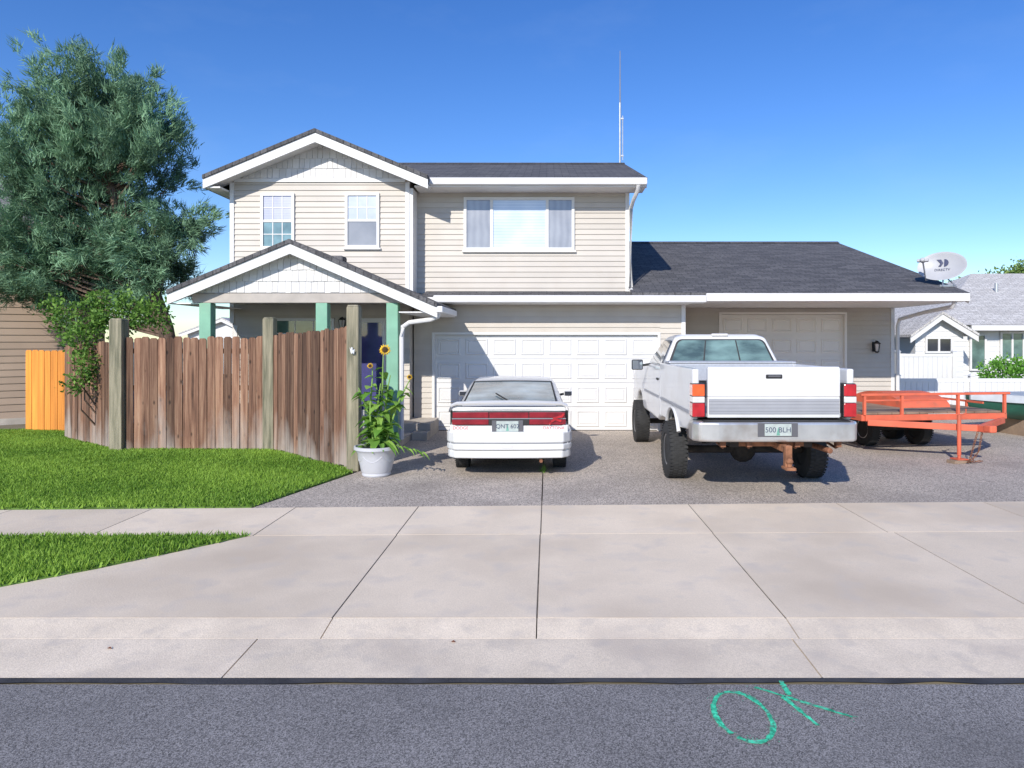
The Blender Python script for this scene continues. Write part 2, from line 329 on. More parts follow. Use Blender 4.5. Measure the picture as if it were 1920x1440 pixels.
def rrect(u0,u1,v0,v1,r,rv=None,n=4):
    rv=rv or r; pts=[]
    for cx,cy,a in ((u1-r,v1-rv,0),(u0+r,v1-rv,90),(u0+r,v0+rv,180),(u1-r,v0+rv,270)):
        for k in range(n+1):
            t=math.radians(a+90*k/n); pts.append((cx+r*math.cos(t),cy+rv*math.sin(t)))
    return pts
def bil(A,B,Cc,D,u,v): return (Vector(A)*(1-u)+Vector(B)*u)*(1-v)+(Vector(D)*(1-u)+Vector(Cc)*u)*v
def panel(mb,A,B,Cc,D,u0,u1,v0,v1,off,r=.05,rv=None):
    n=(Vector(B)-Vector(A)).cross(Vector(D)-Vector(A)).normalized()
    pts=[bil(A,B,Cc,D,u,v) for u,v in rrect(u0,u1,v0,v1,r,rv)]
    mb.ext([p+n*off for p in pts],[p-n*.004 for p in pts])

# ------------------------------------------------------------------ camera, light, sky
cam=bpy.data.cameras.new('Camera'); co=bpy.data.objects.new('Camera',cam); C.objects.link(co)
co.location=(0,0,H); co.rotation_euler=(math.pi/2,0,0); cam.lens=24; cam.sensor_width=36
cam.shift_x=-67/1920; cam.shift_y=-80/1920; cam.clip_end=3000; S.camera=co
Ld=Vector((.6,1.6,-1)); sun=bpy.data.lights.new('Sun','SUN'); sun.energy=4.6; sun.angle=math.radians(.5); sun.color=(1,.95,.875)
so=bpy.data.objects.new('Sun',sun); C.objects.link(so); so.rotation_euler=Ld.to_track_quat('-Z','Y').to_euler(); so.location=(-10,-30,20)
W=bpy.data.worlds.new('World'); S.world=W; W.use_nodes=True; nt=W.node_tree; bg=nt.nodes['Background']
sky=nd(nt,'ShaderNodeTexSky',sky_type='NISHITA'); sky.sun_disc=False; sky.sun_elevation=math.atan(1/math.hypot(Ld.x,Ld.y)); sky.sun_rotation=math.atan2(-Ld.x,-Ld.y)
sky.air_density=1.0; sky.dust_density=.15; sky.ozone_density=3.2
hs=nd(nt,'ShaderNodeHueSaturation'); hs.inputs['Saturation'].default_value=1.26; hs.inputs['Hue'].default_value=.512; hs.inputs['Value'].default_value=1.16; nt.links.new(sky.outputs[0],hs.inputs['Color'])
ml=nd(nt,'ShaderNodeMixRGB',blend_type='MULTIPLY'); ml.inputs[0].default_value=1; nt.links.new(hs.outputs[0],ml.inputs[1]); ml.inputs[2].default_value=(.86,.92,1.0,1)
tc=nd(nt,'ShaderNodeTexCoord'); mp=nd(nt,'ShaderNodeMapping'); mp.inputs['Scale'].default_value=(2.2,2.2,6); mp.inputs['Rotation'].default_value=(0,.5,0)
nz=nd(nt,'ShaderNodeTexNoise'); nz.inputs['Scale'].default_value=1.6; nz.inputs['Detail'].default_value=7; nz.inputs['Roughness'].default_value=.6
nt.links.new(tc.outputs['Generated'],mp.inputs[0]); nt.links.new(mp.outputs[0],nz.inputs['Vector'])
mr=nd(nt,'ShaderNodeMapRange'); mr.inputs[1].default_value=.5; mr.inputs[2].default_value=.85; mr.inputs[3].default_value=0; mr.inputs[4].default_value=.06; nt.links.new(nz.outputs[0],mr.inputs[0])
mx=nd(nt,'ShaderNodeMixRGB'); nt.links.new(mr.outputs[0],mx.inputs[0]); nt.links.new(ml.outputs[0],mx.inputs[1]); mx.inputs[2].default_value=(5.5,6.5,7.5,1)
nt.links.new(mx.outputs[0],bg.inputs[0]); bg.inputs[1].default_value=.15
S.view_settings.view_transform='Standard'; S.view_settings.look='None'; S.view_settings.exposure=0

# ------------------------------------------------------------------ setting: ground
def st(name,mb,m,**k): return tag(mb.build(name,m,origin=(0,0,0),**k),kind='structure')
g=MB(); g.add([(-900,-900,-.06),(900,-900,-.06),(900,1500,-.06),(-900,1500,-.06)],[(0,1,2,3)]); st('ground',g,m_ground)
g=MB(); g.add([(-200,-30,-.045),(200,-30,-.045),(200,3.91,-.045),(-200,3.91,-.045)],[(0,1,2,3)]); st('road',g,m_asphalt)
g=MB()
xs=[-60]+[k*.25 for k in range(-40,41)]+[60]
g.add([(x,3.985,-.041) for x in xs]+[(x,3.925+random.uniform(-.022,.016),-.041) for x in xs],[(i,i+1,len(xs)+i+1,len(xs)+i) for i in range(len(xs)-1)]); st('road_edge_tar',g,m_tar)
g=MB(); js=[-40,-15.6,-12.2,-8.8,-5.35,-1.9,1.6,5.0,8.4,11.8,40]
for a,b in zip(js,js[1:]):
    g.tint=random.uniform(.2,.8); q=.005
    g.ext([(a+q,3.98,-.04),(b-q,3.98,-.04),(b-q,4.472,-.028),(a+q,4.472,-.028)],[(a+q,3.98,-.055),(b-q,3.98,-.055),(b-q,4.472,-.055),(a+q,4.472,-.055)])
st('gutter',g,m_conc2)
g=MB(); js=[-40,-12,-8.5,-5.1,-1.49,-.075,1.65,5.2,8.5,40]
for i,(a,b) in enumerate(zip(js,js[1:])):
    g.tint=random.uniform(.3,.7); q=.004; h=.002 if b>-5 else .10
    g.ext([(a+q,4.478,-.0292),(b-q,4.478,-.0292),(b-q,4.731,h),(a+q,4.731,h)],[(a+q,4.478,-.055),(b-q,4.478,-.055),(b-q,4.731,-.055),(a+q,4.731,-.055)])
st('curb',g,m_conc2)
g=MB(); g.add([(-4.9,4.733,-.003),(30,4.733,-.003),(30,8.25,-.003),(-4.9,8.25,-.003)],[(0,1,2,3)]); g.add([(-30,6.68,-.003),(-4.9,6.68,-.003),(-4.9,7.8,-.003),(-30,7.6,-.003)],[(0,1,2,3)]); g.add([(-30,4.474,-.034),(30,4.474,-.034),(30,4.48,-.034),(-30,4.48,-.034)],[(0,1,2,3)]); st('joint_filler',g,m_joint)
near=lambda x: 6.80+.02*x
far=lambda x: 7.98+.035*x
g=MB(); js=[-4.3,-1.495,-.075,1.65,3.48,5.2,6.9,8.6,10.3,30]
for a,b in zip(js,js[1:]):
    g.tint=random.uniform(.1,.9); q=.006
    if a<-4:
        pl=[(-5.05,4.738),(b-q,4.738),(b-q,near(b)-.006),(-2.93,near(-2.93)-.006),(-3.35,6.25),(-3.8,5.75),(-4.3,5.30),(-4.7,5.0)]
    else: pl=[(a+q,4.738),(b-q,4.738),(b-q,near(min(b,12))-.006),(a+q,near(a)-.006)]
    g.prismz(pl,-.05,.002)
st('driveway_apron',g,m_conc)
g=MB(); js=[-30,-11,-9.35,-7.7,-6.1,-4.53,-2.91,-1.5,-.07,1.655,3.42,5.2,6.9,8.6,10.3,30]
for a,b in zip(js,js[1:]):
    g.tint=random.uniform(.1,.9); q=.006; lim=lambda x:max(-12,min(12,x))
    g.prismz([(a+q,near(lim(a))+.002),(b-q,near(lim(b))+.002),(b-q,far(lim(b))),(a+q,far(lim(a)))],-.05,.002)
st('sidewalk',g,m_conc)
g=MB(); q=.007
g.prismz([(-3.40,far(-3.4)+.01),(-.07-q,far(0)+.01),(-.07-q,14.78),(-2.95,14.78),(-2.95,12.0),(-2.80,10.0)],-.05,.0)
g.prismz([(-.07+q,far(0)+.01),(14,far(12)+.01),(14,17.0),(2.9,17.0),(2.9,14.78),(-.07+q,14.78)],-.05,.0)
st('driveway',g,m_drive)
lawnA=[(-3.42,far(-3.4)+.02),(-2.86,10.0),(-2.95,10.2),(-4.9,12.02),(-7.5,12.05),(-9.6,13.6),(-10.2,14.7),(-14,14.7),(-14,far(-12)+.02)]
lawnB=[(-2.95,near(-2.9)-.02),(-3.37,6.24),(-3.82,5.74),(-4.32,5.29),(-4.72,4.99),(-5.07,4.75),(-14,4.75),(-14,near(-12)-.02)]
g=MB(); g.prismz(lawnA,-.05,.012); g.prismz(lawnB,-.05,.012); st('lawn',g,m_lawn)
g=MB(); g.prismz([(-14,14.75),(-10.2,14.75),(-9.6,13.65),(-7.5,12.1),(-4.9,12.07),(-2.98,10.25),(-2.97,14.0),(-14,30)],-.05,.004); st('yard',g,m_ground)
def grass(poly,dens,name,lab,hh):
    x0=max(min(p[0] for p in poly),-12.5); x1=max(p[0] for p in poly); y0=min(p[1] for p in poly); y1=max(p[1] for p in poly)
    n=int((x1-x0)*(y1-y0)*dens); x=rng.uniform(x0,x1,n); y=rng.uniform(y0,y1,n); k=inpoly(x,y,poly); x=x[k]; y=y[k]
    e=rng.normal(0,.018,(2,len(x))); x=x+e[0]; y=y+e[1]; n=len(x)
    pn=np.sin(x*2.3+np.sin(y*1.9)*1.4)+np.sin(y*3.1+x*.7); p2=np.sin(x*9+np.sin(y*7)*2)*np.sin(y*11+x*3)
    h=hh*(.6+.15*pn/2+.12*p2+rng.uniform(0,.5,n)); a=rng.uniform(0,2*np.pi,n); w=rng.uniform(.006,.011,n)
    b=np.stack([x,y,np.full(n,.01)],1); s=np.stack([np.cos(a),np.sin(a),np.zeros(n)],1)*w[:,None]
    ln=np.stack([rng.normal(0,.45,n),rng.normal(0,.45,n),np.ones(n)],1)*h[:,None]
    V=np.stack([b-s,b+s,b+ln],1); t=.45+.10*pn+.10*p2+rng.normal(0,.18,n)
    o=mesh_np(name,V,3,t,m_grass); tag(o,lab,'grass',kind='stuff')
grass(lawnA,3300,'grass','short green lawn grass in front of the weathered wood fence',.05)
grass(lawnB,4200,'grass','green grass strip between the sidewalk and the curb',.055)
# spray paint OK on the road
def stroke(g,pts,w):
    vs=[]; k=len(pts)
    for i in range(k):
        a=Vector(pts[max(i-1,0)]); b=Vector(pts[min(i+1,k-1)]); d=(b-a).normalized(); n=Vector((-d.y,d.x)); ww=w*random.uniform(.65,1.3)
        vs+=[(pts[i][0]+n.x*ww,pts[i][1]+n.y*ww,-.0405),(pts[i][0]-n.x*ww,pts[i][1]-n.y*ww,-.0405)]
    g.add(vs,[(2*i,2*i+1,2*i+3,2*i+2) for i in range(k-1)])
def RG(px,py):
    d=F*(H+.0405)/(py-CY); return (X(px,d),d)
g=MB(); pts=[]
for k in range(41):
    t=math.radians(100+360*k/40*.97); u,v=62*math.cos(t),42*math.sin(t); a=math.radians(28)
    pts.append(RG(1394+u*math.cos(a)-v*math.sin(a)*.6+random.uniform(-.8,.8),1346+u*math.sin(a)+v*math.cos(a)-2))
stroke(g,pts,.013)
def seg(a,b,n=14): return [RG(a[0]+(b[0]-a[0])*k/n+random.uniform(-1,1),a[1]+(b[1]-a[1])*k/n) for k in range(n+1)]
stroke(g,seg((1415,1288),(1598,1344)),.011); stroke(g,seg((1464,1276),(1480,1303)),.016); stroke(g,seg((1468,1306),(1534,1360)),.012)
for k in range(260):
    p=random.choice(pts+seg((1415,1288),(1598,1344),6)+seg((1468,1306),(1534,1360),6)); x=p[0]+random.gauss(0,.018); y=p[1]+random.gauss(0,.022); r=random.uniform(.0015,.004)
    g.add([(x-r,y,-.0405),(x,y-r,-.0405),(x+r,y,-.0405),(x,y+r,-.0405)],[(0,1,2,3)])
tag(g.build('spray_paint_mark',m_spray,origin=(0,0,0)),'green spray painted letters OK on the dark street asphalt','paint mark')
for px,py,lab in ((205,1208,'small dark red fallen leaf on the gutter at left'),(850,1196,'small brown fallen leaf on the curb lip near the middle')):
    x,y=G(px,py); g=MB(); z=-.028; g.add([(x-.016,y,z+.002),(x,y-.010,z+.008),(x+.018,y,z),(x,y+.010,z+.01)],[(0,1,2),(0,2,3)]); tag(g.build('fallen_leaf',m_leafdry),lab,'leaf')

# ------------------------------------------------------------------ house
hs_=empty('house','beige two-storey house with white trim, two garage doors and green porch posts','house',(-2,14.65,0))
WL=14.2; WG=14.65; WR=16.8; U=1.73
w=MB()
w.siding((-6.59,WL),(-2.87,WL),2.3,5.28); w.build('upper_wall',m_siding,hs_,recalc=False)
w=MB(); w.siding((-2.87,WG),(U,WG),2.95,5.2); w.build('upper_wall',m_siding,hs_,recalc=False)
w=MB(); w.siding((-6.5,WL),(-2.87,WL),.05,2.76); w.build('porch_wall',m_siding,hs_,recalc=False)
DX0,DX1,DZ=-2.426,2.358,2.057
w=MB(); w.siding((-2.87,WG),(DX0-.05,WG),.02,2.76); w.siding((DX1+.05,WG),(2.93,WG),.02,2.76); w.siding((DX0-.05,WG),(DX1+.05,WG),DZ+.05,2.76); w.build('garage_wall',m_siding,hs_,recalc=False)
RX0,RX1,RZ=X(1352,WR),X(1583,WR),2.58
w=MB(); w.siding((2.93,WR),(RX0-.05,WR),.02,2.80,out=.028); w.siding((RX1+.05,WR),(8.50,WR),.02,2.80,out=.028); w.siding((RX0-.05,WR),(RX1+.05,WR),RZ+.05,2.80); w.build('shop_wall',m_siding,hs_,recalc=False)
w=MB(); w.box(-6.56,-2.9,WL+.004,15.1,.0,5.3); w.box(-6.55,U-.02,14.9,22.3,0,5.28); w.box(U-.04,2.9,14.9,26.3,0,2.78); w.box(2.88,8.48,16.95,26.3,0,2.82)
w.box(-2.87,U-.01,WG+.003,14.95,2.77,5.25); w.box(2.90,2.925,WG+.003,16.9,0,2.75)
w.add([(8.47,14.9+2,2.8),(8.47,26,2.8),(8.47,20.46,4.78)],[(0,1,2)]); w.add([(U-.02,14.9,5.2),(U-.02,21.7,5.2),(U-.02,18.25,6.55)],[(0,1,2)])
w.build('house_body',m_siding_plain,hs_)
t=.085
for x,y,z0,z1 in ((-6.60,WL,2.3,5.22),(-2.87-t,WL,2.9,5.22),(U-t+.02,WG,2.98,5.10),(2.93-t+.02,WG,0,2.70),(-6.53,WL,0.1,2.25),(8.435,WR,0,2.74)):
    w=MB(); w.box(x,x+t,y-.035,y+.02,z0,z1); w.build('corner_trim',m_white,hs_)
w=MB(); w.box(-2.88,-2.80,WL-.02,WG+.0,2.9,5.1); w.build('corner_trim',m_white,hs_)
w=MB(); w.box(-6.5,-2.96,WL-.045,WL,5.225,5.30); w.build('frieze_board',m_white,hs_)
def chev(xl,zl,xp,zp,xr,zr,a,b): return [(xl,zl-a),(xp,zp-a),(xr,zr-a),(xr,zr-b),(xp,zp-b),(xl,zl-b)]
def shakes(xl,zl,xp,zp,xr,zr,zb,y,parent):
    g=MB(); lz=lambda x: (zl+(zp-zl)*(x-xl)/(xp-xl)) if x<xp else (zr+(zp-zr)*(x-xr)/(xp-xr))
    g.prism([(xl+.35,zb-.01),(xr-.35,zb-.01),(xp,zp-.16)],y+.004,y+.1)
    z=zb; r=0
    while z<zp:
        x=xl+(r%2)*.06
        while x<xr:
            wd=random.uniform(.10,.15); top=min(z+.215,lz(x+wd/2)-.12)
            if top>z+.03:
                g.tint=random.random(); dz=random.uniform(-.006,.006); yo=random.uniform(0,.005)
                g.add([(x,y-.02-yo,z+dz),(x+wd-.007,y-.02-yo,z+dz),(x+wd-.007,y-.004-yo,top),(x,y-.004-yo,top),(x,y+.01,z+dz),(x+wd-.007,y+.01,z+dz),(x+wd-.007,y+.01,top),(x,y+.01,top)],
                      [(0,1,2,3),(0,4,5,1),(1,5,6,2),(0,3,7,4)])
            x+=wd
        z+=.205; r+=1
    g.tint=.5; return g.build('gable_shingles',m_shake,parent,recalc=False)
ga=(-6.95,5.225,-4.69,6.163,-2.417,5.225)
r=MB(); r.prism(chev(*ga,-.045,.03),13.72,17.2); r.build('gable_roof',m_roofx,hs_)
r=MB(); r.prism(chev(*ga,.033,.225),13.75,13.79); r.build('rake_board',m_white,hs_)
r=MB(); r.prism(chev(*ga,.13,.155),13.792,WL+.05); r.box(-6.95,-6.62,13.792,WL+2,5.02,5.05); r.box(-6.97,-6.93,13.8,17,5.02,5.21); r.build('soffit',m_soffit,hs_)
shakes(*ga,5.31,WL-.0,hs_)
r=MB(); rp=lambda d: 5.285+(d-14.03)*.327
r.prismx([(14.03,5.285),(18.25,6.665),(22.5,5.285),(22.5,5.23),(18.25,6.61),(14.03,5.23)],-2.62,2.053)
r.prismx([(15.0,rp(15.0)),(18.25,6.665),(22.5,5.285),(22.5,5.23),(18.25,6.61),(15.0,rp(15.0)-.05)],-6.35,-2.622); mr_=r.build('roof',m_roof,hs_)
r=MB(); r.prismx([(18.1,6.63),(18.25,6.70),(18.4,6.63),(18.25,6.66)],-6.3,2.05); r.build('ridge_cap',m_roof,mr_)
r=MB(); r.box(-2.44,2.04,13.96,14.03,5.13,5.275); r.build('gutter',m_white,hs_,bevel=.02)
r=MB(); r.box(-2.5,2.03,14.031,14.06,5.10,5.225); r.box(-2.75,2.03,14.061,WG+.02,5.105,5.13)
r.add([(2.035,14.03,5.22),(2.035,18.25,6.60),(2.035,18.25,6.42),(2.035,14.03,5.06)],[(0,1,2,3)])
for x in [-2.7+.3*k for k in range(1,16)]: r.box(x,x+.012,14.08,WG-.03,5.101,5.1048)
r.build('eave_fascia',m_soffit,hs_)
r=MB(); r.prismx([(14.08,2.872),(14.66,3.0),(14.66,2.94),(14.08,2.82)],-2.6,U+.02); r.build('pent_roof',m_roof,hs_)
r=MB(); r.box(-2.35,3.26,13.98,14.075,2.715,2.865); r.build('gutter',m_white,hs_,bevel=.025)
r=MB(); r.box(-2.8,3.22,14.077,14.11,2.70,2.83); r.box(-2.8,3.0,14.111,WG+.01,2.705,2.73); r.build('eave_fascia',m_soffit,hs_)
r=MB(); r.prismx([(14.07,2.925),(20.46,4.877),(26.8,2.925),(26.8,2.865),(20.46,4.815),(14.07,2.865)],U+.002,8.70); sr=r.build('roof',m_roof,hs_)
r=MB(); r.prismx([(20.3,4.845),(20.46,4.915),(20.62,4.845),(20.46,4.87)],U+.01,8.69); r.build('ridge_cap',m_roof,sr)
r=MB(); r.box(3.262,8.68,14.02,14.07,2.745,2.91); r.build('eave_fascia',m_white,hs_,bevel=.01)
r=MB(); r.box(3.0,8.66,14.071,WR+.02,2.745,2.775)
for x in [3.0+.3*k for k in range(1,19)]: r.box(x,x+.012,14.08,WR,2.741,2.7449)
r.add([(8.685,14.07,2.86),(8.685,20.46,4.81),(8.685,20.46,4.62),(8.685,14.07,2.70)],[(0,1,2,3)])
r.build('soffit',m_soffit,hs_)
# porch
pa=(-6.75,2.79,-4.575,3.69,-1.96,2.555); PD=12.1; PB=12.35
r=MB(); r.prism(chev(*pa,-.045,.03),PD-.03,14.18); r.prism([(-2.87,2.995),(-1.96,2.6),(-1.96,2.53),(-2.87,2.9)],14.18,14.6); r.build('porch_roof',m_roofx,hs_)
r=MB(); r.prism(chev(*pa,.033,.215),PD,PD+.04); r.build('rake_board',m_white,hs_)
r=MB(); r.prism(chev(*pa,.13,.15),PD+.042,PB+.05); r.box(-6.75,-6.35,PD+.05,14.15,2.585,2.605); r.box(-2.65,-1.98,PD+.05,14.6,2.43,2.45); r.box(-6.4,-2.6,PB+.16,WL-.02,2.70,2.74); r.build('soffit',m_soffit,hs_)
shakes(pa[0],pa[1],pa[2],pa[3],-2.28,2.69,2.80,PB,hs_)
r=MB(); r.box(-6.42,-2.58,PB-.03,PB+.15,2.615,2.785); r.build('porch_beam',m_beam,hs_,bevel=.008)
for px in (386,604,736):
    x=X(px,PB); r=MB(); r.box(x-.105,x+.105,PB-.04,PB+.16,.12,2.612); r.build('porch_post',m_green,hs_,bevel=.01)
r=MB(); r.box(-6.5,-2.66,12.2,14.19,-.02,.12); r.build('porch_floor',m_step,hs_)
r=MB(); r.box(-3.0,-2.33,13.55,14.6,-.02,.29); r.build('step',m_step,hs_,bevel=.015)
r=MB(); r.box(-2.65,-2.34,13.25,13.548,-.02,.15); r.build('step',m_step,hs_,bevel=.015)
r=MB(); r.box(-1.985,-1.86,PD-.02,14.0,2.43,2.545); r.build('gutter',m_white,hs_,bevel=.02)
r=MB(); r.tube([(-1.95,12.2,2.44),(-1.97,12.22,2.36),(-2.10,12.26,2.31),(-2.5,12.32,2.26),(-2.62,12.33,2.18),(-2.64,12.34,2.0),(-2.64,12.34,.15)],.042,8); r.build('downspout',m_white,hs_,smooth=40)
r=MB(); r.tube([(1.86,14.0,5.13),(1.86,14.05,5.04),(1.80,14.4,4.88),(1.775,14.58,4.75),(1.775,14.58,3.06),(1.76,14.35,2.98)],.045,8); r.build('downspout',m_white,hs_,smooth=40)
r=MB(); r.tube([(8.42,14.12,2.74),(8.42,14.2,2.64),(8.52,15.4,2.58),(8.56,16.6,2.46),(8.57,16.72,2.3),(8.57,16.72,.1)],.045,8); r.build('downspout',m_white,hs_,smooth=40)
r=MB(); r.box(-4.35,-4.05,13.5,13.8,3.42,3.62); r.build('roof_vent',m_roof,hs_,bevel=.04)
def gdoor(name,x0,x1,z1,y,cols,rows,m,lab=None):
    g=MB(); hh=z1/rows
    for i in range(rows):
        a=i*hh+.004; b=(i+1)*hh-.005; g.box(x0,x1,y,y+.05,a,b)
        cw=(x1-x0)/cols
        for j in range(cols):
            px0=x0+j*cw+.055; px1=x0+(j+1)*cw-.055; pz0=a+.075; pz1=b-.075
            def fr(e,yy): return [(px0+e,yy,pz0+e),(px1-e,yy,pz0+e),(px1-e,yy,pz1-e),(px0+e,yy,pz1-e)]
            R=[fr(0,y-.0015),fr(.018,y-.020),fr(.03,y-.020),fr(.05,y-.003),fr(.075,y-.016)]
            g.loft(R,True,False); g.add(fr(.075,y-.016),[(0,1,2,3)])
    g.box(x0,x1,y+.02,y+.06,0,z1)
    o=g.build(name,m,hs_)
    f=MB(); t=.055
    f.box(x0-t,x0,WGy-.03,y+.06,0,z1+t); f.box(x1,x1+t,WGy-.03,y+.06,0,z1+t); f.box(x0,x1,WGy-.03,y+.06,z1+.004,z1+t); f.build('door_frame',m_white if m is m_gdoor else m_gdoor2,o)
    s=MB(); s.box(x0+.01,x1-.01,y-.01,y+.02,-.005,.012); s.build('bottom_seal',m_black,o)
    h=MB(); xm=(x0+x1)/2; h.box(xm-.06,xm+.06,y-.03,y-.018,hh*1.02,hh*1.02+.03); h.build('handle',m_galv,o)
    if lab: o['label']=lab
    return o
WGy=WG; gdoor('garage_door',DX0,DX1,DZ,WG+.06,8,4,m_gdoor,'wide white panelled two-car garage door')
WGy=WR; gdoor('garage_door',RX0,RX1,RZ,WR+.06,5,5,m_gdoor2,'narrower almond garage door under the shop eave')
def window(x0,x1,z0,z1,y,up,lo,mu,ml):
    b=.055; f=MB(); yb=y-.055
    f.box(x0,x0+b,yb,y+.01,z0,z1); f.box(x1-b,x1,yb,y+.01,z0,z1); f.box(x0+b,x1-b,yb,y+.01,z0,z0+b); f.box(x0+b,x1-b,yb,y+.01,z1-b,z1)
    zm=(z0+z1)/2; f.box(x0+b,x1-b,yb+.012,y,zm-.025,zm+.025); w=f.build('window',m_white,hs_)
    s=MB(); s.box(x0-.03,x1+.03,yb-.012,y,z0-.035,z0-.003); s.build('sill',m_white,w)
    for a,c,m in ((zm+.025,z1-b,up),(z0+b,zm-.025,lo)):
        p=MB(); p.box(x0+b,x1-b,y-.028,y-.022,a,c); p.build('pane',m,w)
    for (a,c),k in (((zm+.025,z1-b),mu),((z0+b,zm-.025),ml)):
        if k:
            q=MB()
            for j in range(1,3): xx=x0+b+(x1-x0-2*b)*j/3; q.box(xx-.009,xx+.009,y-.036,y-.0285,a,c)
            zz=(a+c)/2; q.box(x0+b,x1-b,y-.0365,y-.0287,zz-.009,zz+.009); q.build('muntin',m_white,w)
    return w
window(-5.957,-5.258,3.84,4.993,WL,m_blind1,m_tealg,True,True)
window(-4.204,-3.494,3.86,5.0,WL,m_blind2,m_blind3,True,False)
window(-5.68,-4.43,1.2,2.40,WL,m_greeng,m_greeng,True,True)
x0,x1,z0,z1=-1.797,.572,3.866,5.005; b=.06; y=WG; f=MB(); yb=y-.06
f.box(x0,x0+b,yb,y+.01,z0,z1); f.box(x1-b,x1,yb,y+.01,z0,z1); f.box(x0+b,x1-b,yb,y+.01,z0,z0+b); f.box(x0+b,x1-b,yb,y+.01,z1-b,z1)
xa,xb=X(922,y),X(1026,y)
for xx in (xa,xb): f.box(xx-.03,xx+.03,yb+.008,y,z0+b,z1-b)
pw=f.build('picture_window',m_white,hs_)
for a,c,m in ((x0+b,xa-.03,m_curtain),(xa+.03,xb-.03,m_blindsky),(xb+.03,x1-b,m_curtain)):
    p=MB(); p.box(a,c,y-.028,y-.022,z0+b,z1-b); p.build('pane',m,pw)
s=MB(); s.box(x0-.03,x1+.03,yb-.012,y,z0-.04,z0-.003); s.build('sill',m_white,pw)
f=MB(); dx0,dx1,dz=-4.16,-3.36,2.40
f.box(dx0,dx0+.07,WL-.05,WL+.01,.12,dz); f.box(dx1-.07,dx1,WL-.05,WL+.01,.12,dz); f.box(dx0+.07,dx1-.07,WL-.05,WL+.01,dz-.09,dz); f.box(dx0+.07,dx1-.07,WL-.045,WL,.12,.5); dr=f.build('front_door',m_white,hs_)
p=MB(); p.box(dx0+.07,dx1-.07,WL-.03,WL-.022,.5,dz-.09); p.build('storm_glass',m_glassdoor,dr)
p=MB(); p.box(dx0+.10,dx0+.12,WL-.09,WL-.05,1.0,1.18); p.build('handle',m_galv,dr)
def lantern(x,y,z,k):
    g=MB(); g.box(x-.05*k,x+.05*k,y-.02,y,z-.12*k,z+.12*k); g.tube([(x,y-.02,z+.05*k),(x,y-.10*k,z+.15*k),(x,y-.15*k,z+.13*k)],.012,6)
    g.lathe([(.015,.15*k),(.03,.14*k),(.09*k,.08*k),(.085*k,.07*k)],(x,y-.15*k,z),8); g.lathe([(.05*k,-.13*k),(.06*k,-.11*k),(.03*k,-.15*k)],(x,y-.15*k,z),8)
    for j in range(4):
        t=math.pi/2*j+.4; g.bar((x+.085*k*math.cos(t),y-.15*k+.085*k*math.sin(t),z+.075*k),(x+.055*k*math.cos(t),y-.15*k+.055*k*math.sin(t),z-.12*k),.012)
    o=g.build('wall_lamp',m_black,hs_); q=MB(); q.lathe([(.05*k,-.11*k),(.075*k,.07*k)],(x,y-.15*k,z),8); q.build('lamp_glass',m_lampglass,o)
lantern(X(1638,WR),WR-.02,Z(650,WR),1.0); lantern(-4.24,WL-.02,2.30,.8)

# antenna and dish
a=MB(); a.tube([(1.95,18.4,4.3),(1.95,18.4,8.35)],.028,8); an=empty('antenna_mast','thin tall radio antenna mast standing behind the upper roof','antenna',(1.95,18.4,4.3))
a.build('mast',m_galv,an,smooth=40)
b=MB(); b.tube([(1.95,18.4,8.35),(1.95,18.4,9.75)],[.018,.009],6); b.build('whip',m_greydark,an)
b=MB(); b.tube([(2.02,18.4,6.8),(2.02,18.4,8.0)],.014,6)
for z in (6.9,7.9): b.box(1.93,2.04,18.38,18.42,z,z+.04)
b.build('bracket',m_galv,an)
dc=P(1766,499,14.7); di=empty('satellite_dish','grey satellite dish on the right end of the low roof','satellite dish',(dc.x+.05,14.72,3.05))
n=Vector((-.60,-.72,.34)).normalized(); xr=Vector((0,0,1)).cross(n).normalized(); yr=n.cross(xr)
R=Matrix((xr,yr,n)).transposed()
pr=[(0.002,-.09),(.12,-.083),(.24,-.06),(.34,-.02),(.385,0),(.39,.012),(.38,.012),(.335,-.008),(.235,-.048),(.12,-.070),(.002,-.077)]
g=MB(); g.lathe(pr,(0,0,0),32,Matrix.Identity(3)); g.v=[tuple(dc+R@Vector((p[0]*1.22,p[1]*.86,p[2]))) for p in g.v]
g.build('reflector',m_dish,di,smooth=40)
g=MB(); pl=lambda x,y: dc+R@Vector((x,y,-.062+.42*((x/1.22)**2+(y/.86)**2)))
vs=[]
for k in range(11):
    t=math.radians(-90+180*k/10); vs.append((.03+.085*math.cos(t),.10+.085*math.sin(t)))
g.add([pl(*p) for p in vs],[tuple(range(len(vs)))]); g.add([pl(-.12,.18),pl(-.03,.18),pl(.015,.10),pl(-.03,.02),pl(-.08,.02),pl(-.04,.09)],[tuple(range(6))])
g.text('DIRECTV',.075,lambda x,y: pl(x,y-.06)); g.build('logo',m_plink,di,recalc=False)
g=MB(); low=dc+R@Vector((-.30,-.24,-.02)); lnb=dc+R@Vector((-.28,-.06,.46)); back=dc+R@Vector((0,-.05,-.12))
g.tube([back,low-R@Vector((0,.04,.05)),lnb],.018,6); g.build('feed_arm',m_galv,di)
g=MB(); g.lathe([(.03,-.06),(.05,-.04),(.05,.05),(.03,.07)],lnb,10,R); g.obox(lnb,(.22,.06,.06),R); g.build('receiver',m_dish,di,bevel=.01)
g=MB(); g.tube([back,(dc.x+.10,14.85,3.42),(dc.x+.05,14.75,3.12)],.03,8); g.box(dc.x-.1,dc.x+.2,14.6,14.9,3.09,3.13); g.tube([(dc.x-.1,14.5,3.08),(dc.x+.1,14.82,3.36)],.014,6); g.tube([(dc.x+.2,14.5,3.08),(dc.x+.1,14.82,3.36)],.014,6); g.build('mount',m_galv,di)

